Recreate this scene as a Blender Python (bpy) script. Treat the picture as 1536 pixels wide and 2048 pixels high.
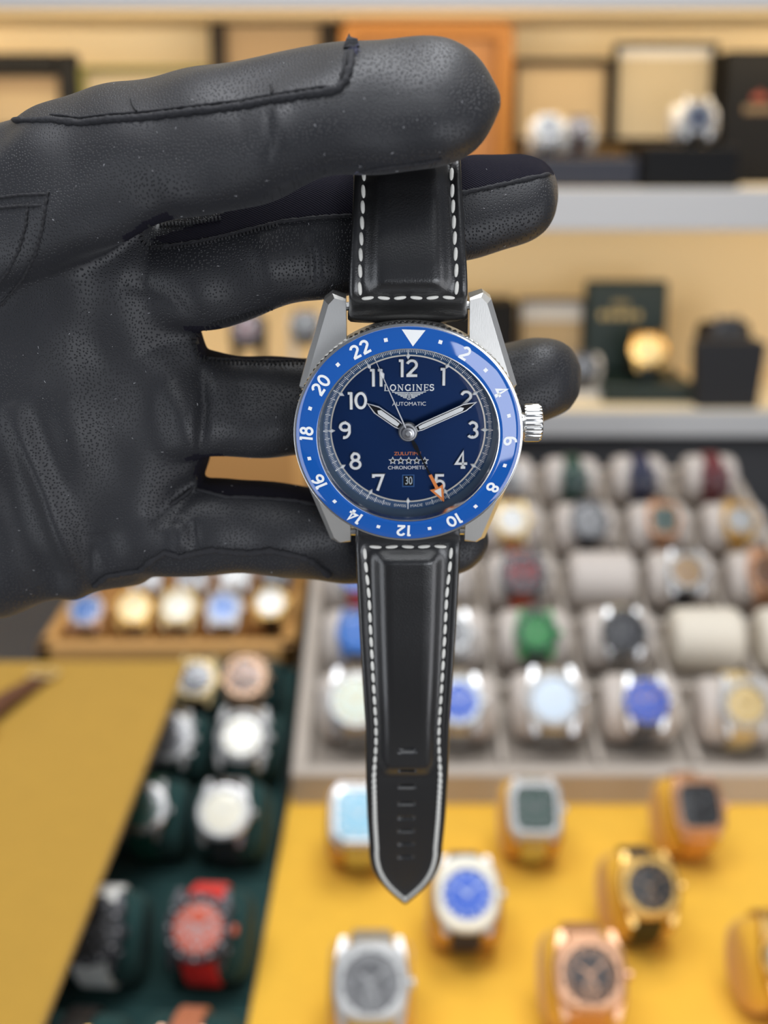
import bpy, bmesh, math, random
from math import sin, cos, pi, radians, atan2, hypot, sqrt, exp
from mathutils import Vector, Matrix
from mathutils.bvhtree import BVHTree
import numpy as np

for o in list(bpy.data.objects):
    bpy.data.objects.remove(o)
S = bpy.context.scene
COL = S.collection
random.seed(7)

# ------------------------------------------------------------------ camera, light, exposure
FPX = 2400.0                    # focal length in pixels of the 1536x2048 frame
PITCH = radians(17.5)
CAM = Vector((0, 0, 0.50))
UP = Vector((0, sin(PITCH), cos(PITCH)))
FW = Vector((0, cos(PITCH), -sin(PITCH)))
RT = Vector((1, 0, 0))
cam = bpy.data.cameras.new('camera')
camo = bpy.data.objects.new('camera', cam)
COL.objects.link(camo)
camo.matrix_world = Matrix.Translation(CAM) @ Matrix((RT, UP, -FW)).transposed().to_4x4()
cam.sensor_fit = 'VERTICAL'
cam.sensor_height = 36.0
cam.lens = FPX / 2048 * 36.0
cam.clip_start = 0.01
cam.clip_end = 50
cam.dof.use_dof = True
cam.dof.focus_distance = 0.216
cam.dof.aperture_fstop = cam.lens / 3.7
S.camera = camo

W = bpy.data.worlds.new('world')
S.world = W
W.use_nodes = True
W.node_tree.nodes['Background'].inputs[0].default_value = (0.80, 0.86, 1.0, 1)
W.node_tree.nodes['Background'].inputs[1].default_value = 0.22


def area(name, loc, target, sx, sy, power, color=(1, 1, 1)):
    l = bpy.data.lights.new(name, 'AREA')
    l.shape = 'RECTANGLE'
    l.size, l.size_y = sx, sy
    l.energy = power
    l.color = color
    o = bpy.data.objects.new(name, l)
    COL.objects.link(o)
    o.location = loc
    o.rotation_euler = (Vector(target) - Vector(loc)).to_track_quat('-Z', 'Y').to_euler()
    return o


area('ceiling_panel_light', (0.30, 0.60, 1.75), (0.2, 0.6, 0), 1.1, 0.6, 16, (0.93, 0.96, 1.0))
area('ceiling_panel_light', (-0.35, 0.12, 1.65), (-0.25, 0.25, 0), 0.7, 0.5, 13, (0.93, 0.95, 1.0))
area('ceiling_panel_light', (-0.1, -0.70, 1.72), (0, 0.2, 0.5), 1.9, 0.9, 13, (0.94, 0.97, 1.0))  # unseen panel added behind the camera to light the held watch
area('added_highlight_light', (0.56, -0.92, 0.16), (0.0, 0.22, 0.5), 0.62, 0.8, 6.8, (0.92, 0.95, 1.0))  # unseen bright panel, placed for the white reflection on the bezel
area('added_highlight_light', (-1.02, -0.42, 0.05), (0.0, 0.25, 0.42), 0.55, 1.6, 6.5, (0.9, 0.94, 1.0))  # added panel, no known window: highlight along the strap's left edge
area('added_highlight_light', (1.05, -0.36, 0.05), (0.0, 0.25, 0.42), 0.45, 1.6, 6.0, (0.95, 0.96, 1.0))  # added panel, no known window: highlight along the strap's right edge
area('shelf_strip_light', (0.0, 1.63, 0.635), (0.0, 1.88, 0.45), 2.4, 0.03, 3.1, (1.0, 0.82, 0.57))
area('shelf_strip_light', (0.0, 1.63, 0.372), (0.0, 1.88, 0.18), 2.4, 0.03, 1.9, (1.0, 0.82, 0.56))

VS = S.view_settings
VS.view_transform = 'Standard'
VS.look = 'None'
VS.gamma = 1.0
VS.use_curve_mapping = False
VS.exposure = 0.0


# ------------------------------------------------------------------ pixel <-> space
def P(px, py, d):
    px, py, d = float(px), float(py), float(d)
    return CAM + d * ((px - 768) / FPX * RT + (1024 - py) / FPX * UP + FW)


def ray(px, py):
    return ((px - 768) / FPX * RT + (1024 - py) / FPX * UP + FW).normalized()


def on_plane(px, py, p0, n):
    r = ray(px, py)
    t = (p0 - CAM).dot(n) / r.dot(n)
    return CAM + t * r


def on_z(px, py, z):
    return on_plane(px, py, Vector((0, 0, z)), Vector((0, 0, 1)))


def on_y(px, py, y):
    return on_plane(px, py, Vector((0, y, 0)), Vector((0, 1, 0)))


def depth(p):
    return (p - CAM).dot(FW)


def to_px(p):
    q = p - CAM
    d = q.dot(FW)
    return 768 + q.dot(RT) / d * FPX, 1024 - q.dot(UP) / d * FPX, d


# ------------------------------------------------------------------ materials
MATS = {}


def mat(name, col, rough=0.5, metal=0.0, coat=0.0, spec=0.5, bump=None, var=0.0, aniso=0.0, sheen=0.0, emit=None):
    if name in MATS:
        return MATS[name]
    m = bpy.data.materials.new(name)
    m.use_nodes = True
    nt = m.node_tree
    b = nt.nodes['Principled BSDF']
    b.inputs['Base Color'].default_value = (*col, 1)
    b.inputs['Roughness'].default_value = rough
    b.inputs['Metallic'].default_value = metal
    b.inputs['Coat Weight'].default_value = coat
    b.inputs['Coat Roughness'].default_value = 0.05
    b.inputs['Specular IOR Level'].default_value = spec
    b.inputs['Sheen Weight'].default_value = sheen
    b.inputs['Anisotropic'].default_value = aniso
    tc = nt.nodes.new('ShaderNodeTexCoord')
    if var:
        n = nt.nodes.new('ShaderNodeTexNoise')
        n.inputs['Scale'].default_value = bump[1] * 0.12 if bump else 40
        n.inputs['Detail'].default_value = 4
        nt.links.new(tc.outputs['Object'], n.inputs['Vector'])
        r = nt.nodes.new('ShaderNodeMix')
        r.data_type = 'RGBA'
        r.inputs[6].default_value = (*[c * (1 - var) for c in col], 1)
        r.inputs[7].default_value = (*[min(1, c * (1 + var)) for c in col], 1)
        nt.links.new(n.outputs['Fac'], r.inputs[0])
        nt.links.new(r.outputs[2], b.inputs['Base Color'])
    if bump:
        kind, sc, st, dist = bump
        bn = nt.nodes.new('ShaderNodeBump')
        bn.inputs['Strength'].default_value = st
        bn.inputs['Distance'].default_value = dist
        if kind == 'pores':
            v = nt.nodes.new('ShaderNodeTexVoronoi')
            v.inputs['Scale'].default_value = sc
            v.voronoi_dimensions = '2D'
            v.inputs['Randomness'].default_value = 0.8
            mp = nt.nodes.new('ShaderNodeMapRange')
            mp.inputs[1].default_value = 0.03
            mp.inputs[2].default_value = 0.27
            nt.links.new(v.outputs['Distance'], mp.inputs[0])
            nz = nt.nodes.new('ShaderNodeTexNoise')
            nz.inputs['Scale'].default_value = sc * 0.35
            nz.inputs['Detail'].default_value = 3
            ad = nt.nodes.new('ShaderNodeMath')
            ad.operation = 'MULTIPLY_ADD'
            ad.inputs[1].default_value = 0.25
            # gently warped coordinates so that the pores run in uneven rows
            wn = nt.nodes.new('ShaderNodeTexNoise')
            wn.inputs['Scale'].default_value = 60
            wm = nt.nodes.new('ShaderNodeVectorMath')
            wm.operation = 'MULTIPLY_ADD'
            wm.inputs[1].default_value = (0.004, 0.004, 0.004)
            nt.links.new(tc.outputs['Object'], wn.inputs['Vector'])
            nt.links.new(wn.outputs['Color'], wm.inputs[0])
            nt.links.new(tc.outputs['Object'], wm.inputs[2])
            cx_ = nt.nodes.new('ShaderNodeCombineXYZ')
            for k_, axis in enumerate((RT, UP)):
                dt = nt.nodes.new('ShaderNodeVectorMath')
                dt.operation = 'DOT_PRODUCT'
                dt.inputs[1].default_value = axis
                nt.links.new(wm.outputs[0], dt.inputs[0])
                nt.links.new(dt.outputs['Value'], cx_.inputs[k_])
            nt.links.new(cx_.outputs[0], v.inputs['Vector'])
            nt.links.new(wm.outputs[0], nz.inputs['Vector'])
            nt.links.new(nz.outputs['Fac'], ad.inputs[0])
            nt.links.new(mp.outputs[0], ad.inputs[2])
            nt.links.new(ad.outputs[0], bn.inputs['Height'])
        elif kind == 'noise':
            n2 = nt.nodes.new('ShaderNodeTexNoise')
            n2.inputs['Scale'].default_value = sc
            n2.inputs['Detail'].default_value = 5
            nt.links.new(tc.outputs['Object'], n2.inputs['Vector'])
            nt.links.new(n2.outputs['Fac'], bn.inputs['Height'])
        elif kind == 'brush':
            mpn = nt.nodes.new('ShaderNodeMapping')
            mpn.inputs['Scale'].default_value = (1, 0.02, 1)
            n2 = nt.nodes.new('ShaderNodeTexNoise')
            n2.inputs['Scale'].default_value = sc
            nt.links.new(tc.outputs['Object'], mpn.inputs['Vector'])
            nt.links.new(mpn.outputs[0], n2.inputs['Vector'])
            nt.links.new(n2.outputs['Fac'], bn.inputs['Height'])
        elif kind == 'rib':
            wv = nt.nodes.new('ShaderNodeTexWave')
            wv.inputs['Scale'].default_value = sc
            wv.inputs['Distortion'].default_value = 1.0
            wv.bands_direction = 'DIAGONAL'
            nt.links.new(tc.outputs['Object'], wv.inputs['Vector'])
            nt.links.new(wv.outputs['Fac'], bn.inputs['Height'])
        nt.links.new(bn.outputs[0], b.inputs['Normal'])
    MATS[name] = m
    return m


def glass_mat(name, tint=(1, 1, 1), ior=1.5):
    m = bpy.data.materials.new(name)
    m.use_nodes = True
    nt = m.node_tree
    nt.nodes.remove(nt.nodes['Principled BSDF'])
    out = nt.nodes['Material Output']
    fr = nt.nodes.new('ShaderNodeFresnel')
    fr.inputs[0].default_value = ior
    tr = nt.nodes.new('ShaderNodeBsdfTransparent')
    tr.inputs[0].default_value = (*tint, 1)
    gl = nt.nodes.new('ShaderNodeBsdfGlossy')
    gl.inputs['Roughness'].default_value = 0.02
    mx = nt.nodes.new('ShaderNodeMixShader')
    nt.links.new(fr.outputs[0], mx.inputs[0])
    nt.links.new(tr.outputs[0], mx.inputs[1])
    nt.links.new(gl.outputs[0], mx.inputs[2])
    nt.links.new(mx.outputs[0], out.inputs[0])
    return m


M_glove = mat('glove_leather', (0.0125, 0.0130, 0.0160), 0.47, spec=0.45, bump=('pores', 1700, 0.8, 0.00016), var=0.12, sheen=0.04)
M_glove_fabric = mat('glove_knit', (0.015, 0.014, 0.021), 0.9, spec=0.06, bump=('rib', 900, 0.7, 0.0004))
M_seam = mat('seam_leather', (0.010, 0.010, 0.013), 0.8, bump=('noise', 900, 0.8, 0.0005))
M_thread_black = mat('black_thread', (0.008, 0.008, 0.01), 0.75)
M_fray = mat('frayed_lining', (0.10, 0.10, 0.16), 0.95)
M_steel = mat('polished_steel', (0.70, 0.70, 0.69), 0.2, metal=1.0)
M_brushed = mat('brushed_steel', (0.76, 0.75, 0.72), 0.42, metal=1.0, bump=('brush', 6000, 0.12, 0.0001))
M_darksteel = mat('dark_steel', (0.30, 0.30, 0.31), 0.25, metal=1.0)  # plain darker steel tone
M_insert = mat('bezel_ceramic', (0.003, 0.095, 0.42), 0.05, spec=0.8, coat=0.55)
M_dial = mat('blue_dial', (0.0003, 0.021, 0.098), 0.34, metal=0.5, spec=0.3)
M_chapter = mat('chapter_ring_blue', (0.010, 0.062, 0.170), 0.45)
M_white = mat('white_print', (0.86, 0.88, 0.88), 0.5)
M_lume = mat('white_lume', (0.90, 0.91, 0.90), 0.45)
M_orange = mat('orange_print', (0.86, 0.25, 0.045), 0.5)
M_blackgloss = mat('black_gloss', (0.004, 0.004, 0.006), 0.15)
M_strap = mat('strap_leather', (0.0055, 0.0055, 0.0062), 0.28, spec=0.85, coat=0.12, bump=('noise', 3500, 0.16, 0.0003))
M_strapedge = mat('strap_edge', (0.012, 0.012, 0.014), 0.45)
M_thread = mat('white_thread', (0.72, 0.71, 0.66), 0.75, bump=('noise', 6000, 0.4, 0.0002))
M_glass = glass_mat('sapphire_crystal', ior=1.2)
M_glassfar = glass_mat('mineral_crystal', ior=1.33)
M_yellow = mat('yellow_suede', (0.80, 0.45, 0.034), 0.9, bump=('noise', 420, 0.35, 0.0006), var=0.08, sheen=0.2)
M_yellowpanel = mat('yellow_suede_dimmed', (0.42, 0.24, 0.027), 0.9, bump=('noise', 420, 0.35, 0.0006), var=0.06, sheen=0.1)  # same suede, base darkened to offset the stronger light on this panel
M_yellowcush = mat('yellow_cushion', (0.66, 0.34, 0.018), 0.85, sheen=0.2)
M_beige = mat('grey_beige_suede', (0.44, 0.385, 0.33), 0.9, bump=('noise', 420, 0.3, 0.0005), sheen=0.1)
M_beigecush = mat('pale_beige_cushion', (0.53, 0.475, 0.43), 0.85)
M_creamcush = mat('cream_cushion', (0.66, 0.60, 0.50), 0.85)
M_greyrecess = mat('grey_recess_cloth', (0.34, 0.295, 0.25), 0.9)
M_green = mat('dark_green_velvet', (0.006, 0.036, 0.034), 0.95, bump=('noise', 420, 0.3, 0.0006))
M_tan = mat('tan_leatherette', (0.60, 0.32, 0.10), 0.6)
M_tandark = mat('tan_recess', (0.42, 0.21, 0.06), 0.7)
M_orangebox = mat('orange_leather', (0.30, 0.115, 0.008), 0.6)
M_orangein = mat('pale_orange_leather', (0.36, 0.16, 0.045), 0.6)
M_blackbox = mat('black_box', (0.003, 0.003, 0.0035), 0.6, spec=0.25)
M_brownbox = mat('dark_brown_box', (0.013, 0.008, 0.005), 0.6, spec=0.25)
M_navybox = mat('navy_box', (0.020, 0.022, 0.035), 0.5)
M_creamin = mat('cream_lining', (0.47, 0.35, 0.20), 0.8)
M_palein = mat('pale_cream_lining', (0.46, 0.38, 0.25), 0.8)
M_brownin = mat('brown_lining', (0.33, 0.23, 0.13), 0.8)
M_greenbox = mat('green_box', (0.004, 0.016, 0.013), 0.45)
M_whitecush = mat('white_cushion', (0.68, 0.64, 0.58), 0.8)
M_goldfoil = mat('gold_foil', (0.50, 0.36, 0.14), 0.4, metal=0.7)
M_redfoil = mat('red_mark', (0.30, 0.06, 0.03), 0.6)
M_shelf = mat('grey_white_laminate', (0.56, 0.55, 0.54), 0.45)
M_wall = mat('cream_wall', (0.84, 0.70, 0.46), 0.8)
M_dark = mat('dark_grey_laminate', (0.045, 0.045, 0.048), 0.6)
M_floor = mat('floor_tile', (0.22, 0.21, 0.20), 0.5)
M_ceil = mat('ceiling_paint', (0.75, 0.75, 0.75), 0.9)
COLS = {
    'steel': ((0.52, 0.52, 0.52), 0.24, 1), 'gold': ((0.66, 0.42, 0.14), 0.26, 1), 'rose': ((0.60, 0.34, 0.21), 0.3, 1),
    'bronze': ((0.30, 0.20, 0.13), 0.3, 1), 'dark': ((0.035, 0.035, 0.04), 0.35, 0.4), 'black': ((0.008, 0.008, 0.009), 0.4, 0),
    'white': ((0.80, 0.80, 0.77), 0.4, 0), 'cream': ((0.80, 0.76, 0.62), 0.4, 0), 'navy': ((0.010, 0.014, 0.05), 0.5, 0),
    'blue': ((0.02, 0.10, 0.52), 0.3, 0.2), 'royal': ((0.012, 0.12, 0.40), 0.3, 0.2), 'ice': ((0.30, 0.58, 0.72), 0.35, 0),
    'pale': ((0.66, 0.76, 0.86), 0.3, 0), 'green': ((0.004, 0.24, 0.035), 0.35, 0), 'deepgreen': ((0.006, 0.045, 0.030), 0.35, 0),
    'red': ((0.62, 0.02, 0.018), 0.45, 0), 'burgundy': ((0.12, 0.012, 0.018), 0.5, 0), 'brown': ((0.10, 0.035, 0.018), 0.5, 0),
    'tan': ((0.40, 0.13, 0.06), 0.5, 0), 'grey': ((0.13, 0.13, 0.135), 0.35, 0.3), 'silver': ((0.46, 0.46, 0.455), 0.34, 0.6),
    'mint': ((0.74, 0.80, 0.70), 0.3, 0), 'champagne': ((0.72, 0.55, 0.27), 0.35, 0.4), 'orange': ((0.62, 0.10, 0.04), 0.4, 0),
    'darkbrown': ((0.035, 0.020, 0.016), 0.35, 0),
}


def cm(c):
    col, r, me = COLS[c]
    return mat('watch_' + c, col, r, metal=me)


# ------------------------------------------------------------------ mesh helpers
class MB:
    def __init__(s):
        s.v, s.f, s.mi = [], [], []

    def add(s, vs, fs, mi=0):
        k = len(s.v)
        s.v.extend([tuple(v) for v in vs])
        s.f.extend([tuple(i + k for i in f) for f in fs])
        s.mi.extend([mi] * len(fs))

    def box(s, c, sz, mi=0, bev=0.0):
        x, y, z = [a / 2 for a in sz]
        if bev:
            b = bev
            ring = [(x - b, y), (x, y - b), (x, -y + b), (x - b, -y), (-x + b, -y), (-x, -y + b), (-x, y - b), (-x + b, y)]
            rin = [(px * (x - b) / x if abs(px) == x else px * 1.0, py * (y - b) / y if abs(py) == y else py) for px, py in ring]
            rin = [(max(-x + b, min(x - b, a)), max(-y + b, min(y - b, bb))) for a, bb in ring]
            L = [[(a, bb, -z) for a, bb in rin], [(a, bb, -z + b) for a, bb in ring], [(a, bb, z - b) for a, bb in ring], [(a, bb, z) for a, bb in rin]]
            s.loft([[(p[0] + c[0], p[1] + c[1], p[2] + c[2]) for p in r] for r in L], mi)
            return
        vs = [(c[0] + i * x, c[1] + j * y, c[2] + k * z) for k in (-1, 1) for j in (-1, 1) for i in (-1, 1)]
        s.add(vs, [(0, 2, 3, 1), (4, 5, 7, 6), (0, 1, 5, 4), (2, 6, 7, 3), (0, 4, 6, 2), (1, 3, 7, 5)], mi)

    def loft(s, rings, mi=0, caps=True, closed=True):
        n = len(rings[0])
        vs = [p for r in rings for p in r]
        fs = []
        for i in range(len(rings) - 1):
            for j in range(n if closed else n - 1):
                a, b = i * n + j, i * n + (j + 1) % n
                fs.append((a, b, b + n, a + n))
        if caps:
            fs.append(tuple(reversed(range(n))))
            fs.append(tuple(range((len(rings) - 1) * n, len(rings) * n)))
        s.add(vs, fs, mi)

    def lathe(s, prof, n=64, mi=0, caps=False, rf=None):
        """prof: (r, z) list, about Z"""
        rings = []
        for r, z in prof:
            rings.append([((r + (rf(j, r) if rf else 0)) * cos(2 * pi * j / n), (r + (rf(j, r) if rf else 0)) * sin(2 * pi * j / n), z) for j in range(n)])
        s.loft(rings, mi, caps)

    def tube(s, pts, r, n=6, mi=0):
        pts = [Vector(p) for p in pts]
        rr = r if isinstance(r, (list, tuple)) else [r] * len(pts)
        rings = []
        for i, p in enumerate(pts):
            t = (pts[min(i + 1, len(pts) - 1)] - pts[max(i - 1, 0)]).normalized()
            a = t.orthogonal().normalized() if i == 0 else (a - t * a.dot(t)).normalized()
            b = t.cross(a)
            rings.append([tuple(p + rr[i] * (cos(2 * pi * j / n) * a + sin(2 * pi * j / n) * b)) for j in range(n)])
        s.loft(rings, mi)

    def prism(s, poly, z0, z1, mi=0, inset=0.0, zb=None):
        """closed polygon (ccw) extruded, with an optional chamfer at the top"""
        n = len(poly)
        if inset:
            cx = sum(p[0] for p in poly) / n
            cy = sum(p[1] for p in poly) / n
            inn = [(cx + (p[0] - cx) * (1 - inset), cy + (p[1] - cy) * (1 - inset)) for p in poly]
            s.loft([[(x, y, z0) for x, y in poly], [(x, y, zb) for x, y in poly], [(x, y, z1) for x, y in inn]], mi)
        else:
            s.loft([[(x, y, z0) for x, y in poly], [(x, y, z1) for x, y in poly]], mi)

    def ribbon(s, pts, w, z0, z1, closed=False, mi=0, cham=0.0):
        """a flat stroke of width w along 2-D points, extruded from z0 to z1"""
        p = [Vector((a[0], a[1])) for a in pts]
        n = len(p)
        L, R = [], []
        for i in range(n):
            if closed:
                a, c = p[(i - 1) % n], p[(i + 1) % n]
            else:
                a, c = p[max(i - 1, 0)], p[min(i + 1, n - 1)]
            d1 = (p[i] - a)
            d2 = (c - p[i])
            d1 = d1.normalized() if d1.length > 1e-12 else d2.normalized()
            d2 = d2.normalized() if d2.length > 1e-12 else d1
            t = (d1 + d2)
            t = t.normalized() if t.length > 1e-6 else d1
            nrm = Vector((-t.y, t.x))
            k = min(1.8, 1 / max(0.3, nrm.dot(Vector((-d1.y, d1.x)))))
            L.append((nrm, k, p[i]))
        h = w / 2
        hc = h - cham
        rows = []
        for (nr, k, q) in L:
            a, b = q + nr * k * h, q - nr * k * h
            ac, bc = q + nr * k * hc, q - nr * k * hc
            if cham:
                rows.append([(b.x, b.y, z0), (b.x, b.y, z1 - cham), (bc.x, bc.y, z1), (ac.x, ac.y, z1), (a.x, a.y, z1 - cham), (a.x, a.y, z0)])
            else:
                rows.append([(b.x, b.y, z0), (b.x, b.y, z1), (a.x, a.y, z1), (a.x, a.y, z0)])
        if closed:
            rows.append(rows[0])
        s.loft(rows, mi, caps=not closed)

    def mesh(s, name, mats, smooth=30, up=False):
        me = bpy.data.meshes.new(name)
        me.from_pydata(s.v, [], s.f)
        for m in (mats if isinstance(mats, (list, tuple)) else [mats]):
            me.materials.append(m)
        if any(s.mi):
            me.polygons.foreach_set('material_index', s.mi)
        me.update()
        bm = bmesh.new()
        bm.from_mesh(me)
        bmesh.ops.recalc_face_normals(bm, faces=bm.faces)
        if up and sum(f.normal.z * f.calc_area() for f in bm.faces) < 0:
            bmesh.ops.reverse_faces(bm, faces=bm.faces)
        bm.to_mesh(me)
        bm.free()
        if smooth:
            me.polygons.foreach_set('use_smooth', [True] * len(me.polygons))
            me.set_sharp_from_angle(angle=radians(smooth))
        return me

    def obj(s, name, mats, parent=None, smooth=30, M=None):
        return link(name, s.mesh(name, mats, smooth, name == 'crystal'), parent, M)


def link(name, me, parent=None, M=None):
    o = bpy.data.objects.new(name, me)
    COL.objects.link(o)
    if parent:
        o.parent = parent
    if M is not None:
        o.matrix_basis = M
    return o


def tag(o, label=None, cat=None, group=None, kind=None):
    if label:
        o['label'] = label
    if cat:
        o['category'] = cat
    if group:
        o['group'] = group
    if kind:
        o['kind'] = kind
    return o


def thing(name, label, cat, M=None, group=None):
    o = bpy.data.objects.new(name, None)
    COL.objects.link(o)
    o.empty_display_size = 0.01
    if M is not None:
        o.matrix_world = M
    return tag(o, label, cat, group)


def arc(cx, cy, rx, ry, a0, a1, n=14):
    return [(cx + rx * cos(radians(a0 + (a1 - a0) * i / n)), cy + ry * sin(radians(a0 + (a1 - a0) * i / n))) for i in range(n + 1)]


# ------------------------------------------------------------------ the setting
def structure(name, c, sz, m):
    b = MB()
    b.box(c, sz)
    return tag(b.obj(name, m, smooth=0), kind='structure')


YW = 1.90      # back wall
YS = 1.60      # shelf front edges
structure('floor', (0, 0.6, -0.91), (6, 5, 0.02), M_floor)
structure('wall_back', (0, YW + 0.02, 0.5), (6, 0.04, 2.9), M_wall)
structure('ceiling', (0, 0.6, 1.96), (6, 5, 0.02), M_ceil)


def shelf(z_top, thick, label):
    t = thing('wall_shelf', label, 'shelf', Matrix.Translation((0, (YS + YW) / 2, z_top)))
    b = MB()
    b.box((0, 0.006, -thick / 2), (3.2, YW - YS - 0.012, thick), bev=0.001)
    b.obj('board', M_wall, t)
    b = MB()
    b.box((0, -(YW - YS) / 2 + 0.003, -thick / 2), (3.2, 0.006, thick), bev=0.001)
    tag(b.obj('edge_band', M_shelf, t), 'pale grey front edge band')
    return t


Z_LO, Z_UP, Z_TOP = 0.139, 0.432, 0.70
shelf(Z_LO, 0.035, 'lower display shelf with grey front edge carrying the green watch box')
shelf(Z_UP, 0.052, 'upper display shelf with thick pale grey front edge carrying the orange box')
shelf(Z_TOP, 0.052, 'topmost display shelf just above the orange box')
structure('wall_base', (0, 1.635, -0.40), (3.2, 0.03, 1.0), M_dark)

t = thing('display_counter', 'dark grey display counter carrying all the watch trays', 'counter', Matrix.Translation((0, 0.9, 0)))
b = MB()
b.box((0, 0, -0.02), (2.6, 1.4, 0.04), bev=0.003)
b.obj('counter_top', M_dark, t)
b = MB()
b.box((0, 0.02, -0.47), (2.5, 1.3, 0.86), bev=0.003)
b.obj('counter_body', M_dark, t)


# ------------------------------------------------------------------ background watches
def outline(shape, n=40):
    ex = {'round': 2.0, 'cushion': 2.9, 'square': 4.5, 'tonneau': 2.5}[shape]
    asp = {'round': 1.0, 'cushion': 1.0, 'square': 1.08, 'tonneau': 1.15}[shape]
    pts = []
    for i in range(n):
        a = 2 * pi * i / n
        c, s_ = cos(a), sin(a)
        pts.append((math.copysign(abs(c) ** (2 / ex), c), asp * math.copysign(abs(s_) ** (2 / ex), s_)))
    return pts


N_WATCH = [0]


def make_watch(desc, place, M, R, dia, shape='round', case='steel', bezel=None, dial='white', strap='black', bracelet=False,
               group=None, phi=45, dialshape=None, subdials=0, diver=False, pushers=False, markers='steel', hz=0.0, strapw=0.5, crown=True):
    """a wrist watch closed round a roll of radius R whose axis is local X; M = matrix of the roll centre's foot"""
    phi = radians(phi)
    t = thing('display_watch', desc + ' ' + place, 'watch', M, group)
    r = dia / 2
    out = outline(shape)
    dout = outline(dialshape or ('round' if shape in ('cushion', 'tonneau') else shape))
    # frame of the case: origin on its back, z out, y to twelve
    n = Vector((0, -cos(phi), sin(phi)))
    y = Vector((0, sin(phi), cos(phi)))
    C = Matrix((Vector((1, 0, 0)), y, n)).transposed().to_4x4()
    C = Matrix.Translation(Vector((0, 0, R)) + n * (R + 0.0012)) @ C
    th = 0.009

    def ringz(sc_z, o=out):
        return [[(px * r * s_, py * r * s_, z) for px, py in o] for s_, z in sc_z]
    b = MB()
    b.loft(ringz([(0.80, 0.0), (0.97, 0.002), (1.0, 0.004), (1.0, 0.0062), (0.96, 0.0072), (0.86, 0.0074)]))
    lw = r * 2 * strapw / 2 + 0.0012
    for sx in (-1, 1):               # lugs
        for sy in (-1, 1):
            pl = [(sx * lw, sy * r * 0.6), (sx * lw, sy * r * 1.17), (sx * (lw + r * 0.16), sy * r * 1.15), (sx * (lw + r * 0.28), sy * r * 0.6)]
            b.loft([[(px, py, 0.0012 if abs(py) < r else -0.0015) for px, py in pl], [(px, py, 0.0062 if abs(py) < r else 0.0030) for px, py in pl]])
    b.obj('case', cm(case), t, M=C)
    bz = bezel or case
    b = MB()
    if diver:
        nn = 96
        b.lathe([(r * 0.99, 0.0060), (r * 1.05, 0.0068), (r * 1.05, 0.0088), (r * 0.98, 0.0098), (r * 0.80, 0.0100), (r * 0.76, 0.0086)], nn,
                rf=lambda j, rr: (-0.045 * r if (j // 3) % 2 else 0) if rr > r else 0)
        for k in range(0, 60, 5):
            a = 2 * pi * k / 60
            b.box((0, 0, 0), (0, 0, 0)) if False else None
            ca, sa = cos(a), sin(a)
            pl = [(-0.012 * 1, -0.05), (0.012, -0.05), (0.012, 0.05), (-0.012, 0.05)]
            q = [((0.885 + v) * r * ca * 1 - u * 3.2 * r * sa * 0.8, (0.885 + v) * r * sa + u * 3.2 * r * ca * 0.8) for u, v in pl]
            b.prism(q, 0.0098, 0.0103, mi=1)
    else:
        o2 = dout if shape == 'cushion' else out
        rg = []
        for s_, z in [(0.93, 0.0070), (0.92, 0.0084), (0.86, 0.0092)]:
            rg.append([(px * r * s_, py * r * s_, z) for px, py in out])
        for s_, z in [(0.76, 0.0092), (0.735, 0.0080)]:
            rg.append([(px * r * s_, py * r * s_, z) for px, py in dout])
        b.loft(rg, caps=False)
    b.obj('bezel', [cm(bz), cm('silver')], t, M=C)
    b = MB()
    dz = 0.0076
    b.loft([[(px * r * 0.77, py * r * 0.77, dz - 0.0006) for px, py in dout], [(px * r * 0.77, py * r * 0.77, dz) for px, py in dout]])
    b.obj('dial', cm(dial), t, M=C)
    b = MB()
    for k in range(12):
        a = pi / 2 - 2 * pi * k / 12
        ca, sa = cos(a), sin(a)
        rad = r * 0.62
        l, w = (r * 0.10, r * 0.032)
        if dialshape == 'square' or shape == 'square':
            rad = min(rad / max(abs(ca), abs(sa)), r * 0.68)
        q = [(rad * ca + u * ca * l - v * sa * w, rad * sa + u * sa * l + v * ca * w) for u, v in ((-1, -1), (1, -1), (1, 1), (-1, 1))]
        b.prism(q, dz, dz + 0.0004)
    for k in range(subdials):
        a = {1: [-90], 2: [180, 0], 3: [180, 0, -90]}[subdials][k]
        x0, y0 = 0.33 * r * cos(radians(a)), 0.33 * r * sin(radians(a))
        b.ribbon([(x0 + 0.17 * r * cos(2 * pi * i / 20), y0 + 0.17 * r * sin(2 * pi * i / 20)) for i in range(20)], r * 0.045, dz, dz + 0.0003, closed=True)
        b.ribbon([(x0, y0), (x0 + 0.1 * r, y0 + 0.08 * r)], r * 0.03, dz, dz + 0.0004)
    b.obj('hour_markers', cm(markers), t, M=C)
    for nm, a, l, w in (('hour_hand', 305, 0.42, 0.055), ('minute_hand', 52, 0.60, 0.045)):
        b = MB()
        ca, sa = sin(radians(a)), cos(radians(a))
        pl = [(-0.1, -w / 2), (l * 0.75, -w / 2), (l, 0), (l * 0.75, w / 2), (-0.1, w / 2)]
        b.prism([(u * r * ca + v * r * sa, u * r * sa - v * r * ca) for u, v in pl][::-1], dz + 0.0006 + (0.0003 if l > 0.5 else 0), dz + 0.0008 + (0.0003 if l > 0.5 else 0))
        b.obj(nm, cm(markers), t, M=C)
    b = MB()
    rg = [[(px * r * s_, py * r * s_, z) for px, py in dout] for s_, z in ((0.75, 0.0092), (0.74, 0.0100), (0.6, 0.01045), (0.3, 0.0107), (0.02, 0.01075))]
    b.loft(rg, caps=False)
    b.obj('crystal', M_glassfar, t, M=C)
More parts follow.
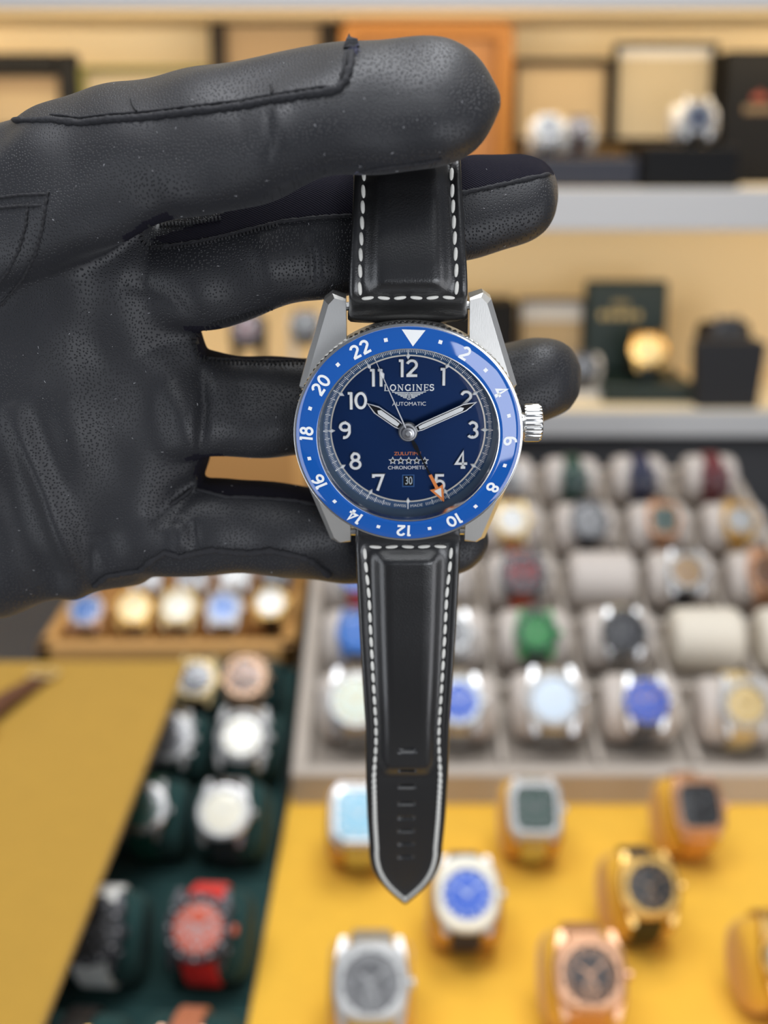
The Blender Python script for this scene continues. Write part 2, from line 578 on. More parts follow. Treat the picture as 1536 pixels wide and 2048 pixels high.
    if crown:
        b = MB()
        b.lathe([(0.0001, 0), (r * 0.13, 0), (r * 0.15, 0.0006), (r * 0.15, 0.0026), (r * 0.12, 0.0032), (0.0001, 0.0032)], 24, rf=lambda j, rr: -0.0003 * (j % 2) if rr > r * 0.14 else 0)
        b.obj('crown', cm(case if not (strap == 'red') else 'orange'), t, M=C @ Matrix.Translation((r * 0.99, 0, 0.0048)) @ Matrix.Rotation(pi / 2, 4, 'Y'))
    if pushers:
        for sy in (-1, 1):
            b = MB()
            b.lathe([(0.0001, 0), (r * 0.07, 0), (r * 0.07, 0.002), (r * 0.11, 0.002), (r * 0.11, 0.0042), (0.0001, 0.0046)], 16)
            a = radians(33 * sy)
            b.obj('pusher', cm(case), t, M=C @ Matrix.Translation((r * 0.97 * cos(a), r * 0.97 * sin(a), 0.0046)) @ Matrix.Rotation(a, 4, 'Z') @ Matrix.Rotation(pi / 2, 4, 'Y'))
    # the two strap halves: bands round the roll from the lugs to underneath
    w0 = r * 2 * strapw / 2
    for nm, sg in (('upper_strap', 1), ('lower_strap', -1)):
        b = MB()
        rows = []
        a_start = math.asin(min(0.98, r * 1.06 / (R + r * 0.6)))
        N = 34 if bracelet else 18
        thk = 0.0028 if bracelet else 0.0022
        for i in range(N + 1):
            f = i / N
            a = a_start * 0.86 + (pi * 0.98 - a_start * 0.86) * f
            # roll angle measured from the case normal
            lift = max(0.0, 1 - f * 4.5) * 0.0026
            Ri = R + 0.0009 + lift
            Ro = Ri + thk * ((0.72 if i % 2 else 1.0) if bracelet else 1.0)
            dirv = n * cos(a) + y * (sg * sin(a))
            ww = w0 * (1 - 0.16 * min(1, f * 1.6))
            c = Vector((0, 0, R))
            pi_, po = c + dirv * Ri, c + dirv * Ro
            pe = c + dirv * (Ri + (Ro - Ri) * 0.6)
            rows.append([(-ww, pi_.y, pi_.z), (ww, pi_.y, pi_.z), (ww, pe.y, pe.z), (ww * 0.88, po.y, po.z), (ww * 0.3, po.y, po.z), (-ww * 0.3, po.y, po.z), (-ww * 0.88, po.y, po.z), (-ww, pe.y, pe.z)])
        b.loft(rows)
        b.obj(nm, cm(strap), t, smooth=24)
    return t


def make_roll(label, M, R, width, m, group=None, name='watch_cushion', squash=1.0, cat='cushion'):
    b = MB()
    n = 28
    rows = []
    e = 0.006
    for x, s_ in ((-width / 2, 0.72), (-width / 2 + e * 0.3, 0.88), (-width / 2 + e, 0.985), (-width / 2 + 2 * e, 1.0), (0, 1.0), (width / 2 - 2 * e, 1.0), (width / 2 - e, 0.985), (width / 2 - e * 0.3, 0.88), (width / 2, 0.72)):
        rows.append([(x, R * s_ * cos(2 * pi * i / n), R * squash + R * squash * s_ * sin(2 * pi * i / n)) for i in range(n)])
    b.loft(rows)
    o = b.obj(name, m, smooth=60)
    o.matrix_world = M
    return tag(o, label, cat, group)


def dial_anchor(R, phi):
    """where the dial centre lies relative to the roll's foot, in the roll's frame"""
    n = Vector((0, -cos(radians(phi)), sin(radians(phi))))
    return Vector((0, 0, R)) + n * (R + 0.009)


class Tray:
    """a plane surface with its own frame: o = point, ex along the row, ey up the slope, ez normal"""
    def __init__(s, o, tilt, yaw=0):
        s.M = Matrix.Translation(o) @ Matrix.Rotation(radians(yaw), 4, 'Z') @ Matrix.Rotation(radians(tilt), 4, 'X')
        s.n = (s.M.to_3x3() @ Vector((0, 0, 1))).normalized()
        s.o = Vector(o)

    def spot(s, px, py, R, phi, turn=0):
        """matrix of a roll on this surface whose watch dial projects to that point"""
        a = dial_anchor(R, phi)
        Mr = s.M.to_3x3().to_4x4() @ Matrix.Rotation(radians(turn), 4, 'Z')
        off = Mr @ a
        h = off.dot(s.n)
        q = on_plane(px, py, s.o + s.n * h, s.n)
        return Matrix.Translation(q - off) @ Mr, depth(q)


def snap(M):
    L = T_bei.M.inverted() @ M
    p = L.translation
    cx = X0B + (math.floor((p.x - X0B) / 0.0735) + 0.5) * 0.0735
    k = max(i for i in range(5) if LYB[i] <= p.y)
    cy = (LYB[k] + LYB[k + 1]) / 2
    q = Vector((cx + max(-.003, min(.003, p.x - cx)), cy + max(-.006, min(.006, p.y - cy)), p.z))
    return T_bei.M @ Matrix.Translation(q - p) @ L


X0B, LYB = -0.0570, [0.0, 0.100, 0.196, 0.295, 0.397, 0.507]


def on_cushion(tray, px, py, wpx, desc, place, cush_label, cush_mat, R=0.021, phi=45, cw=None, turn=0, group=None, cgroup=None, **kw):
    M, d = tray.spot(px, py, R, phi, turn)
    if getattr(tray, 'cells', False):                       # sits in the middle of its cell
        M = snap(M)
    M = M @ Matrix.Translation((0, 0, 0.0042))
    dia = wpx * d / FPX
    make_watch(desc, place, M, R, dia, group=group, phi=phi, **kw)
    if cush_label:
        make_roll(cush_label, M, R, cw or dia * 1.15, cush_mat, cgroup)


# --- yellow tray, front right
zy = 0.020
T_yel = Tray((0, 0, zy), 0)
t = thing('yellow_tray', 'yellow suede display tray at front holding luxury watches on yellow cushions', 'tray', Matrix.Translation((0, 0, 0)))
fl, fr = on_z(588, 1545, zy), on_z(523, 2060, zy)
xr = 0.62
poly = [(fr.x - 0.03 * 0 - 0.012, 0.40), (xr, 0.40), (xr, fl.y), (fl.x, fl.y)]
b = MB()
b.prism(poly, 0.0005, zy, inset=0.004, zb=zy - 0.001)
b.obj('tray_panel', M_yellow, t, smooth=0)
G = 'watches on the yellow front tray'
CG = 'cushions of the yellow front tray'
yel = [
    (718, 1640, 118, 'square silver watch with pale turquoise dial', 'half hidden behind the hanging black strap', dict(shape='square', case='steel', dial='ice', strap='steel', bracelet=True, dialshape='square', markers='white')),
    (1070, 1628, 108, 'rounded square steel watch with dark green dial', 'at back of the yellow tray', dict(shape='square', case='silver', dial='deepgreen', strap='steel', bracelet=True, dialshape='square', markers='grey')),
    (1398, 1622, 104, 'rose gold square watch with black gridded dial', 'at back right of the yellow tray', dict(shape='square', case='rose', dial='black', strap='rose', bracelet=True, dialshape='square', markers='grey')),
    (934, 1800, 132, 'cushion-shaped silver watch with bright blue dial and navy strap', 'on the yellow tray', dict(shape='tonneau', case='silver', bezel='cream', dial='blue', strap='navy', markers='pale')),
    (1300, 1786, 124, 'yellow gold watch with black dial and black strap', 'on the yellow tray', dict(shape='cushion', case='gold', dial='black', strap='black', subdials=1, markers='bronze')),
    (742, 1978, 152, 'steel cushion-shaped watch with dark grey patterned dial', 'at front of the yellow tray', dict(shape='cushion', case='silver', dial='grey', strap='steel', bracelet=True, subdials=1, markers='silver', strapw=0.6)),
    (1180, 1962, 146, 'rose gold watch with brown subdial on bracelet', 'at front of the yellow tray', dict(shape='cushion', case='rose', dial='darkbrown', strap='rose', bracelet=True, subdials=1, markers='rose', strapw=0.56)),
    (1590, 1930, 138, 'gold watch cut by the right photo edge', 'on the yellow tray', dict(shape='round', case='gold', dial='white', strap='gold', bracelet=True)),
]
for px, py, w, de, pl, kw in yel:
    short = de.split(' with ')[0]
    on_cushion(T_yel, px, py, w, de, pl, 'yellow cushion inside the ' + de.replace(' and navy strap', '').replace(' and black strap', ''), M_yellowcush, R=0.026, phi=42, group=G, cgroup=CG, turn=4 if px > 1200 else 0, **kw)

# --- grey-beige tray of cells behind it
tilt = 10
T_bei = Tray((0, 0.803, 0.036), tilt)
T_bei.cells = True
t = thing('grey_display_tray', 'long pale grey display tray with rows of watch cells behind the yellow tray', 'tray', T_bei.M)
inv = T_bei.M.inverted()


def loc_on(tray_inv, tray, px, py, h=0.0):
    return tray_inv @ on_plane(px, py, tray.o + tray.n * h, tray.n)


RIM = 0.014
ly = [0.0, 0.100, 0.196, 0.295, 0.397, 0.507]
x0 = -0.0570
colw = 0.0735
ncol = 6
x1 = x0 + colw * ncol
b = MB()
b.box(((x0 + x1) / 2, ly[-1] / 2, -0.004), (x1 - x0, ly[-1], 0.008))
b.obj('tray_floor', M_greyrecess, t, smooth=0)
for nm, c, sz in (('rim', ((x0 + x1) / 2, -0.006, RIM / 2 - 0.008), (x1 - x0 + 0.024, 0.012, RIM + 0.016)), ('rim', ((x0 + x1) / 2, ly[-1] + 0.006, RIM / 2 - 0.004), (x1 - x0 + 0.024, 0.012, RIM + 0.008)),
                  ('rim', (x0 - 0.006, ly[-1] / 2, RIM / 2 - 0.004), (0.012, ly[-1], RIM + 0.008)), ('rim', (x1 + 0.006, ly[-1] / 2, RIM / 2 - 0.004), (0.012, ly[-1], RIM + 0.008))):
    b = MB()
    b.box(c, sz, bev=0.0015)
    b.obj(nm, M_beige, t)
for k in range(1, len(ly) - 1):
    b = MB()
    b.box(((x0 + x1) / 2, ly[k], RIM / 2), (x1 - x0, 0.006, RIM), bev=0.001)
    b.obj('row_divider', M_beige, t)
for k in range(len(ly) - 1):
    for c in range(1, ncol):
        b = MB()
        b.box((x0 + colw * c, (ly[k] + ly[k + 1]) / 2, RIM / 2), (0.005, ly[k + 1] - ly[k] - 0.006, RIM - 0.001), bev=0.001)
        b.obj('cell_divider', M_beige, t)
t2 = thing('tray_riser', 'dark sloping riser under the pale grey display tray', 'riser')
b = MB()
pz = [T_bei.M @ Vector((0, yy, -0.0095)) for yy in (0.03, ly[-1])]
b.loft([[(x, pz[0].y, 0.0003), (x, pz[1].y, 0.0003), (x, pz[1].y, pz[1].z), (x, pz[0].y, pz[0].z)] for x in (x0 + 0.01, x1 - 0.01)])
b.obj('riser_body', M_dark, t2, smooth=0)

G = 'watches in the grey cell tray'
CG = 'cushions of the grey cell tray'
S1 = dict(case='steel', strap='steel', bracelet=True)
bei = [
    # front row
    (712, 1410, 118, 'steel watch with large pale mint dial', 'left in front row of grey tray', dict(dial='mint', markers='champagne', **S1)),
    (922, 1412, 100, 'steel watch with pale blue dial', 'beside the black strap, front row of grey tray', dict(dial='blue', bezel='pale', **S1)),
    (1107, 1408, 116, 'steel watch with ice blue reflection painted on dial', 'in front row of grey tray', dict(dial='pale', bezel='silver', **S1)),  # dial colour stands in for a bluish reflection on the crystal
    (1288, 1412, 96, 'gold and steel watch with blue bezel', 'in front row of grey tray', dict(dial='blue', case='steel', bezel='blue', strap='grey', markers='gold')),
    (1488, 1418, 104, 'two-tone watch with champagne gold dial', 'in front row of grey tray', dict(dial='champagne', case='silver', bezel='silver', strap='champagne', bracelet=True, markers='gold')),
    # second row
    (716, 1283, 88, 'small watch with saturated blue dial', 'left of the hanging strap in grey tray', dict(dial='royal', markers='blue', case='royal', bezel='royal', strap='steel')),
    (905, 1290, 84, 'steel watch with dark grey dial', 'half behind the hanging strap, second row', dict(dial='grey', **S1)),
    (1074, 1280, 88, 'steel watch with vivid green dial', 'in second row of grey tray', dict(dial='green', case='green', bezel='deepgreen', strap='grey', markers='deepgreen')),
    (1240, 1272, 88, 'black bezel diver watch with black dial', 'in second row of grey tray', dict(dial='dark', bezel='black', diver=True, markers='grey', **S1)),
    # third row
    (694, 1180, 84, 'blue and red bezel watch', 'left under the pinky finger', dict(dial='royal', case='steel', bezel='blue', strap='red', markers='champagne')),
    (880, 1178, 74, 'plain silver dial watch', 'hidden behind the strap, third row', dict(dial='silver', **S1)),
    (1043, 1160, 92, 'black chronograph with red subdial on dark strap', 'in third row of grey tray', dict(dial='dark', case='dark', bezel='grey', strap='orange', pushers=True, subdials=2, markers='red')),
    (1362, 1150, 82, 'steel watch with bronze brown dial and dark strap', 'in third row of grey tray', dict(dial='bronze', case='steel', strap='dark', markers='champagne')),
    (1526, 1150, 86, 'rose gold watch with brown dial', 'at right edge, third row of grey tray', dict(dial='brown', case='rose', strap='rose', bracelet=True, markers='gold')),
    # fourth row
    (1022, 1058, 74, 'yellow gold bracelet watch with white dial', 'in fourth row beside blue bezel', dict(dial='white', case='champagne', strap='gold', bracelet=True, markers='grey')),
    (1180, 1052, 72, 'charcoal grey watch on dark bracelet', 'in fourth row of grey tray', dict(dial='grey', case='dark', bezel='grey', strap='dark', bracelet=True, shape='tonneau')),
    (1328, 1052, 66, 'rose gold watch with small green dial', 'in fourth row of grey tray', dict(dial='deepgreen', case='rose', strap='rose', bracelet=True, shape='square', dialshape='square')),
    (1480, 1052, 70, 'gold watch with round silver dial', 'in fourth row of grey tray', dict(dial='silver', case='gold', strap='gold', bracelet=True)),
    # fifth row
    (1150, 975, 52, 'small watch on a dark green strap', 'in rear row of grey tray', dict(dial='deepgreen', case='deepgreen', strap='deepgreen', markers='grey', strapw=0.7)),
    (1286, 972, 52, 'small watch on a navy blue strap', 'in rear row of grey tray', dict(dial='navy', case='navy', strap='navy', markers='grey', strapw=0.7)),
    (1432, 970, 52, 'small watch on a burgundy strap', 'in rear row of grey tray', dict(dial='burgundy', case='burgundy', strap='burgundy', markers='grey', strapw=0.7)),
    (1030, 975, 50, 'small watch on a grey strap', 'in rear row, just right of bezel', dict(dial='grey', case='silver', strap='grey', markers='white', strapw=0.7)),
]
for px, py, w, de, pl, kw in bei:
    cl = 'pale grey cushion inside the ' + de
    if w < 60:
        on_cushion(T_bei, px, py, w, de, pl, cl, M_beigecush, R=0.026, phi=22, cw=0.056, group=G, cgroup=CG, **kw)
    else:
        on_cushion(T_bei, px, py, w, de, pl, cl, M_beigecush, R=0.026, phi=44, cw=0.058, group=G, cgroup=CG, **kw)
for col_, row_, m_, lb in ((3, 2, M_beigecush, 'empty pale grey cushion between the black chronograph and bronze dial watch'),
                           (4, 1, M_creamcush, 'empty cream cushion right of the black diver watch'),
                           (5, 1, M_creamcush, 'empty pale cushion at the right photo edge below the rose gold watch')):
    M = T_bei.M @ Matrix.Translation((X0B + (col_ + 0.5) * 0.0735, (LYB[row_] + LYB[row_ + 1]) / 2, 0.0003))
    make_roll(lb, M, 0.027, 0.060, m_, CG)

# --- dark green tray, left, and the yellow tray that covers its left side
zg = 0.016
T_gre = Tray((0, 0, zg), 0)
t = thing('dark_green_tray', 'dark green velvet display tray left of the yellow tray', 'tray')
gr0, gr1 = on_z(603, 1322, zg), on_z(519, 2060, zg)
gl0, gl1 = on_z(290, 1322, zg), on_z(-60, 2060, zg)
gr1 = gr1 + (gr1 - gr0) * 0.15
gl1 = gl1 + (gl1 - gl0) * 0.15
b = MB()
b.prism([(gl1.x, gl1.y), (gr1.x - 0.003, gr1.y), (gr0.x - 0.003, gr0.y), (gl0.x, gl0.y)], 0.0004, zg)
b.obj('tray_panel', M_green, t, smooth=0)
for px0, py0, px1, py1 in ((300, 1752, 560, 1752), (240, 2000, 540, 2000)):
    a, c = on_z(px0, py0, zg), on_z(px1, py1, zg)
    b = MB()
    b.box(((a.x + c.x) / 2, a.y, zg + 0.0015), (c.x - a.x, 0.003, 0.003), bev=0.0006)
    b.obj('seam_ridge', M_green, t)
G = 'watches on the dark green tray'
CG = 'cushions of the dark green tray'
gre = [
    (490, 1362, 96, 'brown bronze watch with brown strap', 'at back of the green tray', dict(case='bronze', dial='darkbrown', bezel='bronze', strap='brown', pushers=True, markers='rose')),
    (484, 1482, 108, 'large steel chronograph with silver dial', 'on the green tray', dict(case='silver', dial='cream', bezel='grey', strap='steel', bracelet=True, subdials=3, pushers=True, strapw=0.62)),
    (447, 1634, 112, 'steel watch with plain cream dial', 'in middle of the green tray', dict(case='steel', dial='cream', bezel='silver', strap='dark', markers='white')),
    (397, 1868, 132, 'chronograph on a bright red strap with red dial', 'on the green tray', dict(case='dark', dial='orange', bezel='dark', diver=True, strap='red', subdials=3, pushers=True, markers='silver', strapw=0.58)),
    (392, 1366, 88, 'bronze watch with dark strap', 'peeping past the yellow panel at back', dict(case='champagne', dial='dark', strap='dark')),
    (338, 1484, 100, 'steel bracelet watch', 'half hidden by the yellow panel, second from back', dict(case='silver', dial='grey', strap='steel', bracelet=True, pushers=True)),
    (284, 1628, 104, 'steel watch with deep green dial', 'half hidden by the yellow panel', dict(case='steel', dial='deepgreen', strap='deepgreen')),
    (180, 1872, 134, 'black chronograph on a white strap', 'half hidden by the yellow panel', dict(case='dark', dial='black', bezel='dark', diver=True, strap='white', subdials=3, pushers=True, markers='grey', strapw=0.58)),
    (352, 2150, 130, 'watch on a chestnut brown leather strap', 'at front edge of the green tray', dict(case='rose', dial='white', strap='tan')),
    (120, 2150, 130, 'watch on a black strap', 'at bottom, beside the yellow panel', dict(case='gold', dial='white', strap='black')),
]
for px, py, w, de, pl, kw in gre:
    on_cushion(T_gre, px, py, w, de, pl, 'dark green cushion inside the ' + de, M_green, R=0.026, phi=42, group=G, cgroup=CG, cw=0.05, turn=-4, **kw)

zp = 0.098
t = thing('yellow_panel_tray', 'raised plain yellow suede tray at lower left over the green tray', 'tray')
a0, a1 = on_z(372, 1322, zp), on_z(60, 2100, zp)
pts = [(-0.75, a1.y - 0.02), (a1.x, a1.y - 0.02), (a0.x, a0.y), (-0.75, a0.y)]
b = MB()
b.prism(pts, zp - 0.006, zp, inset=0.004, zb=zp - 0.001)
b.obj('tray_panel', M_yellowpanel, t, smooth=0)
b = MB()
b.prism([(-0.75, a1.y + 0.02), (a1.x - 0.11, a1.y + 0.02), (a0.x - 0.15, a0.y - 0.03), (-0.75, a0.y - 0.03)], 0.0003, zp - 0.006)
b.obj('tray_base', M_dark, t, smooth=0)
# loose watch lying on it, at the left photo edge
p0, p1 = on_z(-40, 1450, zp + 0.0035), on_z(85, 1352, zp + 0.0035)
t = thing('loose_watch', 'brown leather strap watch lying flat on the yellow tray at left edge', 'watch', Matrix.Translation(p0))
dv = (p1 - p0)
dv.z = 0
ang = atan2(dv.y, dv.x)
Rz = Matrix.Rotation(ang, 4, 'Z')
L = dv.length
b = MB()
b.loft([[(x, -w_, z - 0.0012), (x, w_, z - 0.0012), (x, w_ * 0.9, z + 0.0012), (x, -w_ * 0.9, z + 0.0012)] for x, w_, z in ((0, 0.009, 0.004), (L * 0.3, 0.0085, 0.006), (L * 0.6, 0.008, 0.0035), (L * 0.85, 0.0078, 0.0005), (L, 0.0076, -0.001))])
b.obj('strap', cm('brown'), t, M=Rz)
b = MB()
b.tube([(L - 0.004, -0.010, 0.0015), (L + 0.008, -0.010, 0.001), (L + 0.010, 0, 0.0008), (L + 0.008, 0.010, 0.001), (L - 0.004, 0.010, 0.0015), (L - 0.004, -0.010, 0.0015)], 0.0013, 8)
b.obj('buckle', cm('champagne'), t, M=Rz)
b = MB()
b.lathe([(0.001, -0.003), (0.019, -0.003), (0.020, 0.001), (0.020, 0.005), (0.017, 0.007), (0.001, 0.007)], 40)
b.obj('case', cm('gold'), t, M=Rz @ Matrix.Translation((-0.018, 0, 0.001)))
b = MB()
b.lathe([(0.0001, 0.0071), (0.0165, 0.0071), (0.0165, 0.0076), (0.0001, 0.0076)], 40)
b.obj('dial', cm('white'), t, M=Rz @ Matrix.Translation((-0.018, 0, 0.001)))

# --- tan tray with an upright lid, behind the green tray
zt = 0.022
T_tan = Tray((0, 0, zt), 0)
t = thing('tan_watch_box', 'open tan leather watch box with two rows of watches under the gloved hand', 'watch box')
rim = zt + 0.018
f0, f1 = on_z(72, 1290, rim), on_z(598, 1290, rim)
yb = f0.y + 0.235
xl, xrr = f0.x, min(f1.x, -0.0845)
b = MB()
b.box(((xl + xrr) / 2, (f0.y + yb) / 2, zt / 2 + 0.0005), (xrr - xl, yb - f0.y, zt - 0.001))
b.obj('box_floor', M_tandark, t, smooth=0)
for c, sz in ((((xl + xrr) / 2, f0.y + 0.008, rim / 2 + 0.0005), (xrr - xl, 0.016, rim - 0.001)), (((xl + xrr) / 2, yb - 0.006, rim / 2 + 0.0005), (xrr - xl, 0.012, rim - 0.001)),
              ((xl + 0.007, (f0.y + yb) / 2, rim / 2 + 0.0005), (0.014, yb - f0.y, rim - 0.001)), ((xrr - 0.007, (f0.y + yb) / 2, rim / 2 + 0.0005), (0.014, yb - f0.y, rim - 0.001))):
    b = MB()
    b.box(c, sz, bev=0.002)
    b.obj('rim', M_tan, t)
b = MB()
b.box(((xl + xrr) / 2, f0.y + 0.112, zt + 0.008), (xrr - xl - 0.03, 0.006, 0.015), bev=0.001)
b.obj('row_divider', M_tan, t)
for k in range(1, 5):
    b = MB()
    xx = xl + 0.014 + (xrr - xl - 0.028) * k / 5
    b.box((xx, (f0.y + yb) / 2, zt + 0.007), (0.004, yb - f0.y - 0.03, 0.013), bev=0.001)
    b.obj('cell_divider', M_tan, t)
b = MB()
b.box(((xl + xrr) / 2, yb + 0.008, 0.105), (xrr - xl, 0.014, 0.205), bev=0.003)
b.obj('lid', M_tan, t, M=Matrix.Identity(4))
b = MB()
b.box(((xl + xrr) / 2, yb + 0.0002, 0.115), (xrr - xl - 0.03, 0.003, 0.155), bev=0.001)
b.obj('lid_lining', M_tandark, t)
G = 'watches in the tan box'
CG = 'cushions of the tan box'
tan = [
    (172, 1226, 74, 'small watch with blue dial and rose gold case', 'leftmost in the tan box', dict(case='rose', dial='royal', bezel='silver', strap='steel', bracelet=True)),
    (268, 1222, 76, 'yellow gold watch with golden dial', 'in front row of the tan box', dict(case='gold', dial='champagne', strap='steel', bracelet=True)),
    (356, 1220, 78, 'gold watch with white dial', 'in middle of the tan box', dict(case='champagne', dial='cream', bezel='champagne', strap='steel', bracelet=True)),
    (447, 1222, 74, 'steel watch with small blue grey dial', 'in front row of the tan box', dict(case='steel', dial='royal', bezel='silver', strap='steel', bracelet=True)),
    (541, 1212, 68, 'two-tone watch on a black strap', 'rightmost in front row of the tan box', dict(case='gold', dial='silver', bezel='champagne', strap='black')),
    (292, 1150, 70, 'steel watch', 'in rear row of tan box, leftmost one showing', dict(dial='silver', **S1)),
    (385, 1148, 70, 'steel watch with grey dial', 'in rear row of tan box', dict(dial='grey', **S1)),
    (470, 1148, 70, 'steel watch with white dial', 'in rear row of tan box', dict(dial='white', **S1)),
    (552, 1148, 66, 'dark dial watch', 'rightmost in rear row of tan box', dict(dial='dark', case='grey', strap='dark')),
]
for px, py, w, de, pl, kw in tan:
    on_cushion(T_tan, px, py, w, de, pl, 'tan cushion inside the ' + de + (' of the rear row' if py < 1200 else ''), M_tan, R=0.018, phi=46, group=G, cgroup=CG, cw=0.040, **kw)


# ------------------------------------------------------------------ boxes on the wall shelves
def framed_lid(t, x0, x1, z0, z1, y, m_frame, m_in, fw, lean=6, dep=0.022, band=None, round_=0.0):
    """an upright open lid: frame of four sides, back and lining, leaning back a little"""
    w, h = x1 - x0, z1 - z0
    M = Matrix.Translation(((x0 + x1) / 2, y, z0)) @ Matrix.Rotation(radians(-lean), 4, 'X')
    for nm, c, sz in (('lid_side', (-w / 2 + fw / 2, 0, h / 2), (fw, dep, h)), ('lid_side', (w / 2 - fw / 2, 0, h / 2), (fw, dep, h)),
                      ('lid_side', (0, 0, h - fw / 2), (w - 2 * fw, dep, fw)), ('lid_side', (0, 0, fw / 2), (w - 2 * fw, dep, fw))):
        b = MB()
        b.box(c, sz, bev=min(0.003, fw * 0.3))
        b.obj(nm, m_frame, t, M=M)
    b = MB()
    b.box((0, dep / 2 - 0.002, h / 2), (w - 2 * fw, 0.004, h - 2 * fw))
    b.obj('lid_lining', m_in, t, M=M, smooth=0)
    if band:
        b = MB()
        b.box((0, dep / 2 - 0.0055, h - fw - band[1] / 2), (w - 2 * fw, 0.003, band[1]))
        b.obj('lid_band', band[0], t, M=M, smooth=0)


def base_box(t, x0, x1, z0, z1, y0, y1, m, name='box_base'):
    b = MB()
    b.box(((x0 + x1) / 2, (y0 + y1) / 2, (z0 + z1) / 2), (x1 - x0, y1 - y0, z1 - z0), bev=0.003)
    b.obj(name, m, t)


def X(px, py, y):
    return on_y(px, py, y).x


def Zz(py, y):
    return on_y(768, py, y).z


YL = 1.78     # plane of the open lids
zs = Z_UP + 0.0004


def open_box(label, px0, px1, py_top, base, mf, mi, mb, fw, lidz=None, band=None, name='watch_box'):
    t = thing(name, label, 'watch box')
    x0, x1 = X(px0, py_top, YL), X(px1, py_top, YL)
    framed_lid(t, x0, x1, zs_cur + (base or 0.04), Zz(py_top, YL), YL, mf, mi, fw, band=band)
    return t, x0, x1


zs_cur = zs
t, x0, x1 = open_box('dark box with open lid at far left of the upper shelf', -90, 152, 106, 0.05, M_blackbox, M_creamin, None, 0.028, band=(M_brownin, 0.02))
base_box(t, x0, x1, zs, zs + 0.05, YS + 0.04, YL + 0.012, M_blackbox)
t, x0, x1 = open_box('pale box with a thin olive green rim on the upper shelf', 157, 412, 133, 0.05, mat('olive_trim', (0.20, 0.20, 0.04), 0.6), M_palein, None, 0.005)
base_box(t, x0, x1, zs, zs + 0.05, YS + 0.04, YL + 0.012, M_creamin)
t, x0, x1 = open_box('tall dark brown box with open lid left of the orange box', 415, 670, 12, 0.05, M_brownbox, M_creamin, None, 0.022, band=(M_brownin, 0.055))
base_box(t, x0, x1, zs, zs + 0.05, YS + 0.04, YL + 0.012, M_brownbox)
# orange box: rounded frame with a recessed pale panel
t = thing('orange_box', 'large orange leather box standing behind the index finger', 'box')
x0, x1 = X(682, 45, YL), X(1026, 45, YL)
z0, z1 = zs, Zz(45, YL)


def rrect(x0, x1, z0, z1, r, n=6):
    pts = []
    for cx, cz, a0 in ((x1 - r, z1 - r, 0), (x0 + r, z1 - r, 90), (x0 + r, z0 + r, 180), (x1 - r, z0 + r, 270)):
        for i in range(n + 1):
            a = radians(a0 + 90 * i / n)
            pts.append((cx + r * cos(a), cz + r * sin(a)))
    return pts


b = MB()
o_, i_ = rrect(x0, x1, z0, z1, 0.016), rrect(x0 + 0.022, x1 - 0.022, z0 + 0.022, z1 - 0.022, 0.008)
b.loft([[(x, YL + 0.05, z) for x, z in o_], [(x, YL - 0.028, z) for x, z in o_], [(x, YL - 0.03, z) for x, z in rrect(x0 + 0.002, x1 - 0.002, z0 + 0.002, z1 - 0.002, 0.014)], [(x, YL - 0.03, z) for x, z in i_], [(x, YL - 0.006, z) for x, z in i_]], caps=False)
b.add([(x, YL + 0.05, z) for x, z in o_], [tuple(range(len(o_)))])
b.obj('box_frame', M_orangebox, t)
b = MB()
b.loft([[(x, YL - 0.003, z) for x, z in i_], [(x, YL - 0.0065, z) for x, z in i_]])
b.obj('front_panel', M_orangein, t)
# brown framed cream box with two watches
t, x0, x1 = open_box('brown rimmed cream watch box holding two watches on the upper shelf', 1028, 1226, 118, 0.055, M_brownbox, M_creamin, None, 0.006, band=(M_brownin, 0.006))
base_box(t, x0, min(x1 + 0.03, X(1286, 330, YS + 0.02) - 0.003), zs, Zz(316, YS + 0.03), YS + 0.03, YL - 0.014, M_navybox)
T_nav = Tray((0, 0, Zz(316, YS + 0.03) + 0.0003), 0)
G, CG = 'watches on the upper shelf', 'white cushions on the upper shelf'
for px, py, w, de, pl, kw in ((1098, 246, 56, 'steel watch with black dial', 'on white cushion in the brown rimmed box', dict(dial='black', bezel='silver', strapw=0.5, **S1)),
                              (1160, 268, 48, 'dark brown watch', 'on white cushion in the brown rimmed box', dict(dial='brown', case='dark', strap='brown'))):
    a = dial_anchor(0.022, 20)
    q = on_y(px, py, YS + 0.055)
    M = Matrix.Translation((q.x, YS + 0.055 - a.y, T_nav.o.z + 0.0042))
    zoff = (q.z - a.z) - (T_nav.o.z + 0.0042)
    make_watch(de, pl, M, 0.022, w * depth(q) / FPX, group=G, phi=24, **kw)
    make_roll('white cushion inside the ' + de + ' of the brown rimmed box', M, 0.022, 0.046, M_whitecush, CG)
# black framed cream box with the watch on a white cushion
t, x0, x1 = open_box('black rimmed pale cream watch box right of the brown rimmed one', 1232, 1440, 84, 0.055, M_blackbox, M_palein, None, 0.006, band=(M_whitecush, 0.012))
xa, xb = X(1286, 330, YS + 0.02), X(1484, 330, YS + 0.02)
zb = Zz(292, YS + 0.02)
base_box(t, xa, xb, zs, zb, YS + 0.02, YL - 0.034, M_blackbox)
q = on_y(1398, 248, YS + 0.05)
a = dial_anchor(0.024, 12)
M = Matrix.Translation((q.x, YS + 0.055 - a.y, zb + 0.0042))
make_watch('steel watch with blue dial', 'on white cushion above the black box base', M, 0.024, 70 * depth(q) / FPX, group=G, phi=14, dial='navy', case='steel', bezel='silver', strap='steel', bracelet=True, markers='pale')
make_roll('white cushion inside the blue dial watch above the black box base', M, 0.024, 0.06, M_whitecush, CG)
